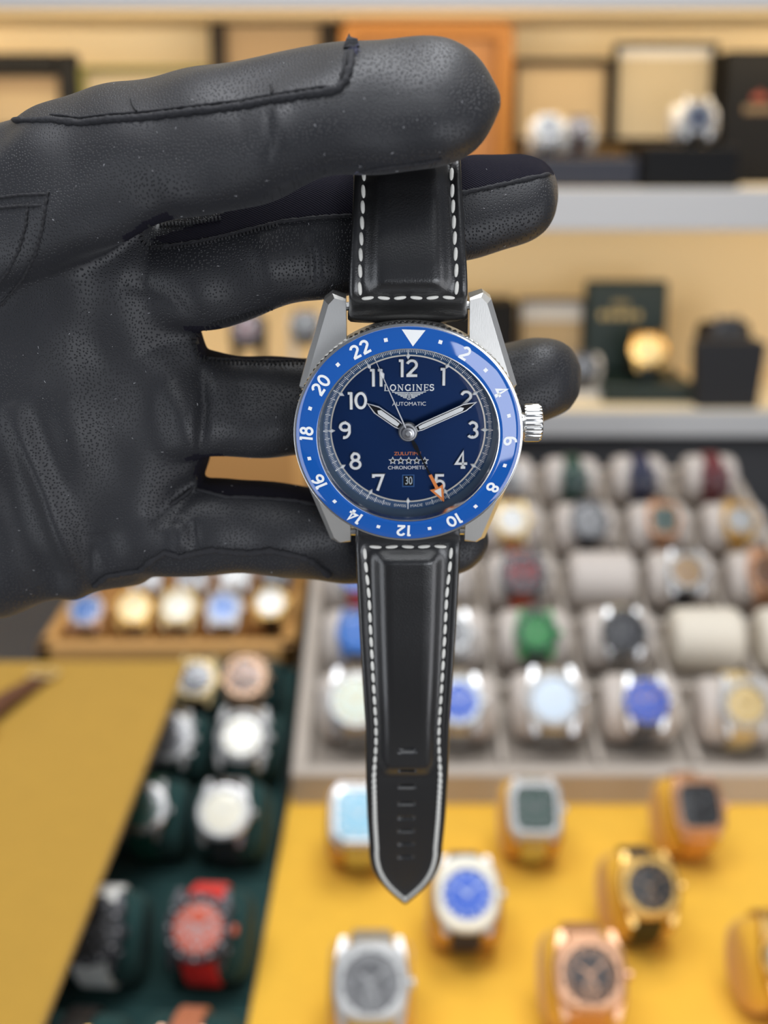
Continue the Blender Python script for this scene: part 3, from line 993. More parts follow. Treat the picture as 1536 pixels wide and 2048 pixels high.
# black box at the right edge with a small red and cream mark
t = thing('black_box', 'matte black box with tiny reddish mark at right end of upper shelf', 'box')
x0, x1 = X(1446, 104, YL), X(1640, 104, YL)
base_box(t, x0, x1, zs, Zz(104, YL), YL - 0.03, YL + 0.05, M_blackbox, 'box_body')
b = MB()
cxm, czm = X(1518, 205, YL - 0.03), Zz(200, YL - 0.03)
b.prism([(-0.010, 0), (0.010, 0), (0.012, 0.008), (0.006, 0.004), (0.0, 0.013), (-0.006, 0.004), (-0.010, 0.008)], 0, 0.0006)
b.obj('emblem', M_redfoil, t, M=Matrix.Translation((cxm, YL - 0.0303, czm)) @ Matrix.Rotation(pi / 2, 4, 'X'))
b = MB()
for k in range(7):
    b.box((-0.018 + k * 0.006, -0.012, 0.0003), (0.003, 0.010, 0.0006))
b.obj('lettering', M_brownin, t, M=Matrix.Translation((cxm, YL - 0.0303, czm)) @ Matrix.Rotation(pi / 2, 4, 'X'))

# lower shelf
zs_cur = zl = Z_LO + 0.0004
t = thing('black_box', 'black box on the lower shelf beside the upper right lug', 'box')
base_box(t, X(880, 600, YL), X(1031, 600, YL), zl, Zz(600, YL), YL - 0.03, YL + 0.05, M_blackbox, 'box_body')
t, x0, x1 = open_box('cream box with grey top band behind the white stand', 1040, 1172, 598, 0.04, M_brownbox, M_creamin, None, 0.003, band=(M_shelf, 0.03))
base_box(t, x0, x1, zl, zl + 0.04, YL - 0.05, YL + 0.012, M_creamin)
t = thing('green_watch_box', 'dark green open watch box with gold mark on the lower shelf', 'watch box')
x0, x1 = X(1178, 565, YL - 0.02), X(1343, 565, YL - 0.02)
zt_, zb_ = Zz(565, YL - 0.02), Zz(770, YS + 0.06)
b = MB()
w, h = x1 - x0, zt_ - zb_
b.box((0, 0, h / 2), (w, 0.03, h), bev=0.004)
Ml = Matrix.Translation(((x0 + x1) / 2, YL, zb_)) @ Matrix.Rotation(radians(-4), 4, 'X')
b.obj('lid', M_greenbox, t, M=Ml)
b = MB()
for k in range(5):
    b.box((-0.026 + k * 0.013, 0, 0.0003), (0.008, 0.010, 0.0006))
for k in range(5):
    b.box((-0.010 + k * 0.005, 0.016, 0.0003), (0.002, 0.008 + 0.003 * (k == 2), 0.0006))
b.obj('gold_mark', M_goldfoil, t, M=Ml @ Matrix.Translation((-0.01, -0.0153, h * 0.62)) @ Matrix.Rotation(pi / 2, 4, 'X'))
base_box(t, X(1205, 800, YS + 0.05), X(1392, 800, YS + 0.05), zl, zb_, YS + 0.05, YL + 0.015, M_greenbox)
q = on_y(1300, 712, YS + 0.08)
R_ = 0.023
a = dial_anchor(R_, 25)
M = Matrix.Translation((q.x, YS + 0.085 - a.y, zb_ + 0.0042))
G, CG = 'watches on the lower shelf', 'cushions on the lower shelf'
make_watch('yellow gold watch with golden dial', 'in front of the dark green box lid', M, R_, 76 * depth(q) / FPX, group=G, phi=35, dial='champagne', case='gold', strap='steel', bracelet=True, markers='gold')
make_roll('dark cushion inside the gold watch of the green box', M, R_, 0.05, M_brownbox, CG)


def stand_watch(px, py, wpx, y, label_w, place, label_s, m_stand, R_=0.022, phi=20, sw=0.05, **kw):
    """a C-shaped display stand: foot, upright and roll, the watch round the roll"""
    q = on_y(px, py, y)
    a = dial_anchor(R_, phi)
    zr = q.z - a.z
    M = Matrix.Translation((q.x, y - a.y, zr))
    make_watch(label_w, place, M, R_, wpx * depth(q) / FPX, group=G, phi=phi, **kw)
    t = thing('watch_stand', label_s, 'stand', Matrix.Translation((q.x, y - a.y, zl)), 'watch stands on the lower shelf')
    b = MB()
    rows = []
    n = 24
    for x, s_ in ((-sw / 2, 0.8), (-sw / 2 + 0.003, 0.97), (-sw / 2 + 0.006, 1), (sw / 2 - 0.006, 1), (sw / 2 - 0.003, 0.97), (sw / 2, 0.8)):
        rows.append([(x, R_ * s_ * cos(2 * pi * i / n), zr - zl + R_ + R_ * s_ * sin(2 * pi * i / n)) for i in range(n)])
    b.loft(rows)
    b.obj('roll', m_stand, t, smooth=60)
    hgt = zr - zl
    for sx in (-1, 1):
        b = MB()
        b.box((sx * (sw / 2 - 0.006), 0.004, hgt / 2 + 0.006), (0.009, 0.03, hgt + 0.012), bev=0.002)
        b.obj('upright', m_stand, t)
    b = MB()
    b.box((0, 0.004, 0.006), (sw + 0.006, 0.06, 0.0118), bev=0.002)
    b.obj('foot', m_stand, t)


stand_watch(1168, 732, 56, YS + 0.07, 'dark watch', 'on white stand beside the ring fingertip', 'white display stand beside the ring fingertip', M_whitecush, sw=0.056, dial='grey', case='dark', strap='grey')
stand_watch(1458, 668, 66, YS + 0.09, 'black watch with gold buckle', 'on tall dark stand at right of lower shelf', 'tall dark stand at right of the lower shelf', M_brownbox, sw=0.07, phi=15, dial='black', case='dark', strap='black', bezel='dark', diver=True)
stand_watch(492, 655, 66, YS + 0.08, 'watch with dark red dial', 'seen between middle and ring fingers', 'dark stand of the dark red watch between the fingers', M_brownbox, dial='burgundy', case='dark', strap='dark')
stand_watch(610, 648, 58, YS + 0.08, 'black watch on a pale stand', 'seen between fingers beside the upper left lug', 'pale stand beside the upper left lug', M_whitecush, dial='black', case='dark', strap='black')
# dark flared display bust at the right
t = thing('display_bust', 'dark grey flared display bust under the black watch at right', 'bust', Matrix.Translation((X(1448, 830, YS + 0.03), YS + 0.035, zl)))
b = MB()
b.loft([[(sx * w_, sy * 0.016 - 0.0, z) for sx, sy in ((-1, -1), (1, -1), (1, 1), (-1, 1))] for w_, z in ((0.041, 0), (0.043, 0.03), (0.046, 0.07), (0.047, 0.088), (0.040, 0.092))])
b.obj('body', mat('bust_cloth', (0.022, 0.021, 0.022), 0.8), t)

# ------------------------------------------------------------------ the watch in the hand (millimetres in its own frame)
WT = radians(23)
wc = P(816, 860, 0.2225)
wx = RT
wz = -FW * cos(WT) - UP * sin(WT)       # out of the dial
wy = UP * cos(WT) - FW * sin(WT)        # to twelve
MW = Matrix((wx, wy, wz)).transposed().to_4x4()
MW = Matrix.Translation(wc) @ MW @ Matrix.Rotation(radians(0.4), 4, 'Z')
MWI = MW.inverted()
K = 0.001
MM = Matrix.Scale(K, 4)
wr = thing('wrist_watch', 'steel wrist watch with blue dial and bezel held in the gloved hand', 'watch', MW)


def wobj(b, name, mats, parent=None, smooth=30, M=None):
    """link a mesh given in millimetres"""
    b.v = [(x * K, y * K, z * K) for x, y, z in b.v]
    return b.obj(name, mats, parent or wr, smooth, M)


# case
b = MB()
b.lathe([(0.01, -7.2), (14, -7.2), (17, -6.6), (19.6, -5.0), (20.4, -3.0), (20.4, -0.4), (19.6, 0.2), (16.0, 0.2), (15.95, -0.8), (0.01, -0.8)], 128)
case = wobj(b, 'case', M_brushed)
for sx in (-1, 1):
    for sy in (-1, 1):
        b = MB()
        pl = [(11.15, 12.0), (11.15, 24.0), (13.6, 24.7), (15.1, 23.6), (19.9, 8.5), (18.5, 6.5)]
        top = lambda y: 0.6 - 3.6 * max(0, (y - 11) / 13.5) ** 1.25
        bot = lambda y: -5.6 - 1.6 * max(0, (y - 10) / 14)
        i1 = [(11.15, 12.0), (11.15, 23.6), (13.2, 24.1), (14.3, 23.0), (18.9, 8.5), (17.9, 6.5)]
        rg = [[(sx * x, sy * y, bot(y)) for x, y in pl], [(sx * x, sy * y, top(y) - (0.15 if x < 11.5 else 1.0)) for x, y in pl], [(sx * x, sy * y, top(y)) for x, y in i1]]
        b.loft(rg)
        wobj(b, 'lug', M_brushed, case, smooth=18)
b = MB()
for sy in (-1, 1):
    b.tube([(-11.2, sy * 22.3, -4.2), (11.2, sy * 22.3, -4.2)], 0.8, 10)
wobj(b, 'spring_bar', M_steel, case)
# bezel ring with two rows of coin-edge teeth
b = MB()
nt_ = 480
b.lathe([(19.9, 0.3), (20.55, 0.45), (20.75, 0.6), (20.75, 1.35), (20.4, 1.5), (20.75, 1.65), (20.95, 1.8), (20.95, 2.75), (20.75, 3.0)], nt_,
        rf=lambda j, r: (0.30 * (0.5 + 0.5 * cos(2 * pi * j / 4)) - 0.15) if r > 20.7 and r < 20.96 else 0)
b.lathe([(20.8, 2.95), (21.0, 3.1), (20.95, 3.3), (20.55, 3.45), (20.4, 3.42), (16.6, 4.2), (16.45, 4.2), (16.35, 3.9), (16.0, 0.2)], 160)
wobj(b, 'bezel_ring', M_steel, smooth=40)
b = MB()
IN = lambda r: 4.36 - (r - 16.75) * 0.205            # height of the insert's sloping face
b.lathe([(20.50, 3.40), (20.50, IN(20.50) - 0.05), (20.42, IN(20.42) + 0.0), (19.5, IN(19.5) + 0.05), (18.5, IN(18.5) + 0.06), (17.5, IN(17.5) + 0.04), (16.80, IN(16.80)), (16.70, IN(16.7) - 0.06), (16.70, 4.0)], 192)
insert = wobj(b, 'bezel_insert', M_insert, smooth=40)

# stroke glyphs, unit height, centred on x
GL = {
    '0': [(arc(0, .5, .27, .42, 0, 360, 28)[:-1], True)],
    '1': [([(0.04, 0), (0.04, .98)], False), ([(-.14, .92), (0.08, .92)], False)],
    '2': [(arc(0, .68, .25, .24, 165, -35, 12) + [(-.26, .08)], False), ([(-.30, .08), (.29, .08)], False)],
    '3': [(arc(0, .71, .22, .21, 150, -80, 12), False), (arc(0, .28, .26, .23, 80, -150, 14), False)],
    '4': [([(.10, 0), (.10, .98), (-.28, .30), (.34, .30)], False), ([(-.02, .07), (.24, .07)], False)],
    '5': [([(.24, .92), (-.18, .92), (-.22, .52)] + arc(0, .33, .25, .26, 130, -150, 14), False)],
    '6': [(arc(0, .29, .26, .23, 0, 360, 22)[:-1], True), ([(-.26, .30)] + arc(0.06, .50, .32, .44, 165, 80, 8), False)],
    '7': [([(-.28, .78), (-.28, .92), (.26, .92), (-.06, 0)], False)],
    '8': [(arc(0, .72, .20, .20, 0, 360, 22)[:-1], True), (arc(0, .28, .26, .24, 0, 360, 22)[:-1], True)],
    '9': [(arc(0, .70, .25, .22, 0, 360, 22)[:-1], True), ([(.25, .70)] + arc(-0.06, .50, .32, .44, -15, -100, 8), False)],
}
ADV = {'1': 0.42}


def stroke_text(b, txt, h, w, z0, z1, M2=None, mi=0, cham=0.0, gap=0.78):
    adv = [ADV.get(c, gap) for c in txt]
    x = -sum(adv) / 2
    lift = 0.0
    for c, a in zip(txt, adv):
        for pts, cl in GL[c]:
            q = [((px + x + a / 2) * h, (py - 0.5) * h) for px, py in pts]
            if M2:
                q = [tuple((M2 @ Vector((u, v, 0)))[:2]) for u, v in q]
            b.ribbon(q, w * h, z0, z1 + lift, cl, mi, cham)
            lift += 0.006
        x += a


BO = 2.6      # the bezel is turned a little clockwise
slope = math.atan(0.205)
for hr in range(1, 24):
    ang = radians(hr * 15 + BO)
    rr = 18.62
    Mi = Matrix.Rotation(-ang, 4, 'Z') @ Matrix.Translation((0, rr * K, (IN(rr) + 0.06) * K)) @ Matrix.Rotation(-slope, 4, 'X')
    b = MB()
    if hr % 2 == 0:
        stroke_text(b, str(hr), 2.45, 0.185, -0.05, 0.035, gap=0.80)
        wobj(b, 'bezel_numeral', M_white, insert, 0, Mi)
    else:
        b.prism([(-.33, -.33), (.33, -.33), (.33, .33), (-.33, .33)], -0.05, 0.035)
        wobj(b, 'bezel_pip', M_white, insert, 0, Mi)
b = MB()
b.prism([(0, -1.55), (2.1, 1.35), (-2.1, 1.35)], -0.05, 0.05)
wobj(b, 'bezel_triangle', M_white, insert, 0, Matrix.Rotation(-radians(BO), 4, 'Z') @ Matrix.Translation((0, rr * K, (IN(rr) + 0.06) * K)) @ Matrix.Rotation(-slope, 4, 'X'))

# dial, chapter ring, rehaut
b = MB()
b.lathe([(0.01, -0.6), (14.5, -0.6), (14.5, 0.0), (0.01, 0.0)], 128)
dial = wobj(b, 'dial', M_dial)
b = MB()
b.lathe([(14.42, -0.3), (14.42, 0.10), (15.75, 0.42), (15.75, -0.3)], 160)
chap = wobj(b, 'chapter_ring', M_chapter)
b = MB()
b.lathe([(15.75, 0.36), (15.80, 0.5), (16.05, 1.6), (16.25, 2.9), (16.40, 3.9)], 160)
wobj(b, 'rehaut', mat('rehaut_steel', (0.10, 0.16, 0.24), 0.42))
b = MB()
b.lathe([(14.15, 0.0), (14.15, 0.14), (14.42, 0.14), (14.42, 0.0)], 160)
wobj(b, 'inner_ring', mat('ring_print', (0.72, 0.68, 0.60), 0.35, metal=0.6), dial)
b = MB()
for k in range(300):
    a = 2 * pi * k / 300
    major = k % 5 == 0
    if abs(((k * 1.2 + 180) % 360) - 0) < 0:
        continue
    dg = (k * 1.2)
    if 167.0 < dg < 193.0 and k != 150:
        continue
    r0, r1, w = (14.55, 15.72, 0.055) if k % 25 == 0 else (14.62, 15.55, 0.075) if major else (14.90, 15.42, 0.050)
    if k % 25 == 0:
        w = 0.11
    z = lambda r: 0.10 + (r - 14.42) * 0.24
    sa, ca = sin(a), cos(a)
    b.add([(r0 * sa - w * ca, r0 * ca + w * sa, z(r0) + .012), (r0 * sa + w * ca, r0 * ca - w * sa, z(r0) + .012), (r1 * sa + w * ca, r1 * ca - w * sa, z(r1) + .012), (r1 * sa - w * ca, r1 * ca + w * sa, z(r1) + .012)], [(0, 1, 2, 3)])
tag(wobj(b, 'minute_track', M_white, chap, 0), kind='stuff')
for k in range(12):
    a = radians(30 * k)
    b = MB()
    b.prism([(0, -.72), (.40, 0), (0, .72), (-.40, 0)], 0, 0.34, inset=0.35, zb=0.16)
    wobj(b, 'diamond_marker', M_lume, dial, 15, Matrix.Rotation(-a, 4, 'Z') @ Matrix.Translation((0, 14.2 * K, 0.06 * K)))


def text_mesh(txt, w, h, z):
    """lettering from the built-in font as a flat mesh of the given size in mm, centred"""
    cu = bpy.data.curves.new('lettering', 'FONT')
    cu.body = txt
    cu.extrude = 0.0
    o = bpy.data.objects.new('lettering', cu)
    COL.objects.link(o)
    dg = bpy.context.evaluated_depsgraph_get()
    me = bpy.data.meshes.new_from_object(o.evaluated_get(dg))
    bpy.data.objects.remove(o)
    vs = np.array([v.co[:] for v in me.vertices])
    lo, hi = vs.min(0), vs.max(0)
    for v in me.vertices:
        v.co.x = (v.co.x - (lo[0] + hi[0]) / 2) / (hi[0] - lo[0]) * w * K
        v.co.y = (v.co.y - (lo[1] + hi[1]) / 2) / (hi[1] - lo[1]) * h * K
        v.co.z = z * K
    me.materials.clear()
    return me


def text_part(name, txt, x, y, w, h, m, parent, z=0.03):
    me = text_mesh(txt, w, h, z)
    me.materials.append(m)
    return link(name, me, parent, Matrix.Translation((x * K, y * K, 0)))


def dxy(px, py):
    """picture point on the dial -> dial mm"""
    p = on_plane(px, py, wc, wz)
    q = MWI @ p
    return q.x / K, q.y / K


M_num = [M_steel, M_lume]
for k in (12, 1, 2, 3, 4, 5, 7, 8, 9, 10, 11):
    px, py = {12: (816, 735), 1: (886, 752), 2: (932, 797), 3: (945, 858), 4: (922, 919), 5: (879, 963), 7: (757, 963), 8: (711, 920), 9: (690, 859), 10: (714, 800), 11: (753, 754)}[k]
    x, y = dxy(px, py)
    b = MB()
    stroke_text(b, str(k), 3.35, 0.205, 0.0, 0.42, cham=0.10, gap=0.72)
    stroke_text(b, str(k), 3.35, 0.14, 0.40, 0.47, mi=1, gap=0.72)
    wobj(b, 'hour_numeral', M_num, dial, 20, Matrix.Translation((x * K, y * K, 0)))

# serif lettering of the maker's name
SER = {
    'L': [([(-.2, 0), (-.2, 1)], 1), ([(-.34, .03), (.36, .03)], 0), ([(.36, .0), (.36, .28)], 0), ([(-.34, .97), (-.04, .97)], 0)],
    'O': [(arc(0, .5, .40, .46, 0, 360, 26), 1)],
    'N': [([(-.32, 0), (-.32, 1)], 0), ([(-.34, .97), (.32, .04)], 1), ([(.32, 0), (.32, 1)], 0), ([(-.48, .03), (-.16, .03)], 0), ([(.16, .97), (.48, .97)], 0), ([(-.48, .97), (-.28, .97)], 0)],
    'G': [(arc(0, .5, .40, .46, 45, 320, 22), 1), ([(.32, .02), (.32, .42)], 1), ([(.14, .42), (.46, .42)], 0), ([(.32, .72), (.32, 1)], 0)],
    'I': [([(0, 0), (0, 1)], 1), ([(-.16, .03), (.16, .03)], 0), ([(-.16, .97), (.16, .97)], 0)],
    'E': [([(-.2, 0), (-.2, 1)], 1), ([(-.34, .03), (.34, .03)], 0), ([(-.34, .97), (.34, .97)], 0), ([(-.2, .5), (.18, .5)], 0), ([(.34, 0), (.34, .26)], 0), ([(.34, .74), (.34, 1)], 0), ([(.18, .38), (.18, .62)], 0)],
    'S': [(arc(0, .74, .26, .22, 30, 270, 14) + arc(0, .27, .28, .24, 90, -150, 14), 1), ([(.26, .72), (.26, 1)], 0), ([(-.28, 0), (-.28, .28)], 0)],
}
WID = {'L': .92, 'O': 1.12, 'N': 1.2, 'G': 1.12, 'I': .56, 'E': .92, 'S': .86}
b = MB()
word = 'LONGINES'
x = -sum(WID[c] for c in word) / 2
hh = 1.20
for c in word:
    for pts, wt in SER[c]:
        b.ribbon([((px + x + WID[c] / 2) * hh * 0.985, (py - .5) * hh) for px, py in pts], hh * (0.17 if wt else 0.085), 0.0, 0.10)
    x += WID[c]
lx, ly_ = dxy(818, 775)
wobj(b, 'maker_name', M_white, dial, 0, Matrix.Translation((lx * K, ly_ * K, 0)))
# winged hourglass emblem
b = MB()
for s_ in (-1, 1):
    for i, (l0, l1, yy) in enumerate(((.30, 3.0, .62), (.34, 2.45, .36), (.36, 1.95, .10), (.36, 1.45, -.16), (.34, 1.0, -.42))):
        b.ribbon([(s_ * l0, yy - 0.10), (s_ * l1, yy), (s_ * (l1 + 0.1), yy + 0.06)], 0.13, 0, 0.08)
    b.ribbon([(s_ * 0.25, .05), (s_ * .62, .30), (s_ * .62, -.32), (s_ * .25, -.12)], 0.10, 0, 0.08)
b.ribbon([(-.26, .50), (.26, .50), (-.26, -.75), (.26, -.75)], 0.11, 0, 0.09, closed=True)
ex, ey = dxy(818, 791)
wobj(b, 'winged_emblem', M_white, dial, 0, Matrix.Translation((ex * K, (ey + 0.05) * K, 0)))
x, y = dxy(818, 807.5)
text_part('lettering', 'AUTOMATIC', x, y, 6.2, 0.72, M_white, dial)
x, y = dxy(815, 907)
text_part('lettering', 'ZULUTIME', x, y, 5.0, 0.66, M_orange, dial)
x, y = dxy(816, 935)
text_part('lettering', 'CHRONOMETER', x, y, 7.5, 0.68, M_white, dial)
for k in range(5):
    b = MB()
    pts = []
    for i in range(10):
        rs = 0.70 if i % 2 == 0 else 0.30
        pts.append((rs * sin(pi * i / 5), rs * cos(pi * i / 5)))
    b.ribbon(pts, 0.13, 0, 0.04, closed=True, mi=0)
    b.add([(p[0] * .8, p[1] * .8, 0.012) for p in pts], [tuple(range(10))], 1)
    x, y = dxy(785.5 + k * 16, 921.5)
    wobj(b, 'star', [M_white, M_blackgloss], dial, 0, Matrix.Translation((x * K, y * K, 0)))
for txt, pxx in (('SWISS', 799.5), ('MADE', 833.5)):
    x, y = dxy(pxx, 1014)
    me = text_mesh(txt, 2.3, 0.50, 0.03)
    me.materials.append(M_white)
    rr_, aa = 15.12, math.atan2(x, -y)
    link('track_lettering', me, chap, Matrix.Translation((rr_ * sin(aa) * K, -rr_ * cos(aa) * K, 0.27 * K)) @ Matrix.Rotation(aa, 4, 'Z') @ Matrix.Rotation(-radians(13), 4, 'X'))
# date window
x, y = dxy(816.5, 961)
b = MB()
b.ribbon([(-1.05, -1.15), (1.05, -1.15), (1.05, 1.15), (-1.05, 1.15)], 0.24, 0, 0.12, closed=True)
dw = wobj(b, 'date_window', mat('window_frame_blue', (0.08, 0.20, 0.48), 0.2, metal=0.8), dial, 0, Matrix.Translation((x * K, y * K, 0)))
b = MB()
b.add([(-1.0, -1.1, 0.02), (1.0, -1.1, 0.02), (1.0, 1.1, 0.02), (-1.0, 1.1, 0.02)], [(0, 1, 2, 3)])
wobj(b, 'date_disc', M_blackgloss, dial, 0, Matrix.Translation((x * K, y * K, 0)))
text_part('date_number', '30', x + 0.1, y, 1.30, 1.55, mat('date_print', (0.55, 0.62, 0.66), 0.5), dial, 0.04)


# hands
def hand(name, ang, z, shapes, parent=wr, smooth=15):
    """shapes: (polygon, z0, z1, material index, inset) in mm along +y"""
    b = MB()
    for poly, z0, z1, mi, ins in shapes:
        b.prism(poly, z0, z1, mi, ins, (z0 + z1) / 2 if ins else None)
    return b, Matrix.Rotation(-radians(ang), 4, 'Z') @ Matrix.Translation((0, 0, z * K))


def lance(l0, l1, w, tip):
    return [(-w * .75, l0), (w * .75, l0), (w, l0 + 1.0), (w, l1 - tip), (0, l1), (-w, l1 - tip), (-w, l0 + 1.0)][::1]


M_hand = [mat('hand_steel', (0.75, 0.75, 0.76), 0.34, metal=1.0), M_lume, M_blackgloss, M_orange]


def mk_hand(name, ang, z, shapes):
    b, M = hand(name, ang, z, shapes)
    o = wobj(b, name, M_hand, wr, 12, M)
    return o


hx, hy = dxy(738, 806)
mk_hand('hour_hand', math.degrees(atan2(hx, hy)), 0.75, [(lance(1.6, 9.4, .82, 2.2), 0, 0.22, 0, 0.0), (lance(1.8, 9.0, .62, 2.0), 0.21, 0.235, 2, 0.0), (lance(2.2, 7.0, .45, 0.5), 0.23, 0.27, 1, 0)])
mx_, my_ = dxy(953, 799)
mk_hand('minute_hand', math.degrees(atan2(mx_, my_)), 1.35, [(lance(1.6, hypot(mx_, my_), .72, 2.4), 0, 0.22, 0, 0), (lance(1.8, hypot(mx_, my_) - .4, .54, 2.1), 0.21, 0.235, 2, 0.0), (lance(2.2, hypot(mx_, my_) - 2.6, .40, 0.5), 0.23, 0.27, 1, 0)])
gx, gy = dxy(887, 998)
gl_ = hypot(gx, gy)
mk_hand('gmt_hand', math.degrees(atan2(gx, gy)), 1.05, [
    ([(-.16, 1.0), (.16, 1.0), (.42, 3.2), (.16, 5.2), (.16, gl_ - 6.0), (-.16, gl_ - 6.0), (-.16, 5.2), (-.42, 3.2)], 0, 0.16, 2, 0),
    ([(-.30, gl_ - 6.0), (.30, gl_ - 6.0), (.30, gl_ - 3.0), (1.35, gl_ - 3.25), (0.10, gl_), (-.10, gl_), (-1.35, gl_ - 3.25), (-.30, gl_ - 3.0)], 0, 0.16, 3, 0),
    ([(-.72, gl_ - 2.75), (.72, gl_ - 2.75), (0, gl_ - 0.95)], 0.15, 0.20, 1, 0)])
sx_, sy_ = dxy(747, 705)
sl = hypot(sx_, sy_)
mk_hand('seconds_hand', math.degrees(atan2(sx_, sy_)), 1.95, [
    ([(-.13, -1.2), (.13, -1.2), (.09, sl - 4.6), (-.09, sl - 4.6)], 0, 0.14, 0, 0),
    ([(0, sl - 4.9), (.48, sl - 3.9), (.06, sl - 2.8), (.04, sl), (-.04, sl), (-.06, sl - 2.8), (-.48, sl - 3.9)], 0, 0.14, 0, 0),
    ([(0, sl - 4.6), (.27, sl - 3.9), (0, sl - 3.2), (-.27, sl - 3.9)], 0.13, 0.17, 1, 0)])
b = MB()
b.lathe([(1.75, 0.72), (1.85, 0.85), (1.75, 1.0), (1.35, 1.02), (1.35, 1.3), (1.72, 1.34), (1.78, 1.5), (1.6, 1.64), (1.15, 1.66), (1.15, 1.92), (1.25, 2.0), (1.15, 2.12), (.75, 2.16), (.70, 2.35), (.45, 2.40), (.40, 2.3), (.01, 2.3)], 48)
wobj(b, 'hand_hub', mat('hub_steel', (0.42, 0.42, 0.43), 0.3, metal=1.0), wr, 20)
b = MB()
b.lathe([(16.40, 4.25), (16.2, 4.50), (15.9, 4.60), (12, 4.62), (6, 4.64), (0.01, 4.645)], 128)
wobj(b, 'crystal', M_glass, wr, 40)
# crown
b = MB()
nc = 120
b.lathe([(0.01, 0), (2.0, 0), (2.0, 0.5), (3.3, 0.6), (3.55, 0.9), (3.55, 3.3), (3.25, 3.75), (2.6, 3.95), (0.01, 4.0)], nc, rf=lambda j, r: (-0.34 * (0.5 - 0.5 * cos(2 * pi * j / 5)) if r > 3.4 else 0))
wobj(b, 'crown', M_steel, wr, 50, Matrix.Translation((20.9 * K, 0.9 * K, -1.0 * K)) @ Matrix.Rotation(pi / 2, 4, 'Y'))


# ------------------------------------------------------------------ straps
def strap_path(pts):
    """Catmull-Rom through points (y, z) in mm of the watch frame, resampled evenly"""
    p = [Vector(a) for a in pts]
    p = [p[0] * 2 - p[1]] + p + [p[-1] * 2 - p[-2]]
    out_ = []
    for i in range(1, len(p) - 2):
        for k in range(20):
            t_ = k / 20
            out_.append(0.5 * ((2 * p[i]) + (p[i + 1] - p[i - 1]) * t_ + (2 * p[i - 1] - 5 * p[i] + 4 * p[i + 1] - p[i + 2]) * t_ ** 2 + (3 * p[i] - p[i - 1] - 3 * p[i + 1] + p[i + 2]) * t_ ** 3))
    out_.append(p[-2])
    cum = [0]
    for a, c in zip(out_, out_[1:]):
        cum.append(cum[-1] + (c - a).length)
    return out_, cum


class Strap:
    def __init__(s, pts, sgn):
        s.p, s.c = strap_path(pts)
        s.L = s.c[-1]
        s.sgn = sgn

    def at(s, q):
        q = max(0, min(s.L, q))
        i = max(0, min(len(s.c) - 2, int(np.searchsorted(s.c, q)) - 1))
        f = (q - s.c[i]) / max(1e-9, s.c[i + 1] - s.c[i])
        p = s.p[i].lerp(s.p[i + 1], f)
        a, b_ = s.p[max(0, i - 2)], s.p[min(len(s.p) - 1, i + 3)]
        t_ = (b_ - a).normalized()
        n = Vector((-t_.y, t_.x)) * (1 if s.sgn > 0 else -1)     # outward (towards +z)
        return p, t_, n


def sstep(a, b_, x):
    t_ = max(0, min(1, (x - a) / (b_ - a)))
    return t_ * t_ * (3 - 2 * t_)


def build_strap(name, st, wid, pad, flat, inset, tipf, mats, holes=(), label=None):
    """wid(q): half width; pad(q,u): height of the padded middle; tipf(q): half-width factor of the pointed end"""
    b = MB()
    NS = int(st.L / 0.2)
    us = [-1, -.985, -.95, -.90, -.86, -.83, -.80, -.77, -.73, -.68, -.63, -.57, -.5, -.4, -.28, -.24, -.22, -.20, -.17, -.08, 0, .08, .17, .20, .22, .24, .28, .4, .5, .57, .63, .68, .73, .77, .80, .83, .86, .90, .95, .985, 1]
    rows = []
    for i in range(NS + 1):
        q = st.L * i / NS
        p, t_, n = st.at(q)
        w = max(0.02, wid(q))
        row = []
        for u in us:
            h = flat(q, u) + pad(q, u)
            if abs(u) > 0.94:
                h -= 0.45 * ((abs(u) - 0.94) / 0.06) ** 2
            row.append((u * w, p.x + n.x * h, p.y + n.y * h))
        for u in (1, .95, 0, -.95, -1):
            h = -0.9 + (0.25 if abs(u) == 1 else 0)
            row.append((u * w, p.x + n.x * h, p.y + n.y * h))
        rows.append(row)
    b.loft(rows)
    return wobj(b, name, mats, wr, 50)


stitch_me = {}


def stitch_mesh(L_, r):
    key = (round(L_, 2), round(r, 2))
    if key not in stitch_me:
        b = MB()
        n = 8
        rows = []
        for f, s_ in ((-.5, .25), (-.42, .7), (-.25, 1.0), (0, 1.08), (.25, 1.0), (.42, .7), (.5, .25)):
            rows.append([(r * s_ * cos(2 * pi * j / n) * K, f * L_ * K, (r * 0.8 * s_ * sin(2 * pi * j / n) + r * 0.25 * (1 - (2 * f) ** 2)) * K) for j in range(n)])
        b.loft(rows)
        stitch_me[key] = b.mesh('stitch', M_thread, 60)
    return stitch_me[key]


def put_stitch(parent, st, q, xf, L_, r, h, across=False, skew=0.0):
    p, t_, n = st.at(q)
    x = xf(q)
    dx = (xf(q + 0.3) - xf(q - 0.3)) / 0.6
    T3 = Vector((dx, t_.x, t_.y)).normalized()
    N3 = Vector((0, n.x, n.y))
    if across:
        T3 = Vector((1, 0, 0))
    T3 = (T3 + Vector((skew, 0, 0)) * (0 if across else 1) + (Vector((0, t_.x, t_.y)) * skew if across else Vector())).normalized()
    X3 = T3.cross(N3).normalized()
    N3 = X3.cross(T3)
    M = Matrix((X3, T3, N3)).transposed().to_4x4()
    M = Matrix.Translation(Vector((x, p.x + n.x * h, p.y + n.y * h)) * K) @ M
    return link('stitch', stitch_mesh(L_, r), parent, M)


def yz_of(px, py, d):
    q = MWI @ P(px, py, d)
    return (q.y / K, q.z / K)


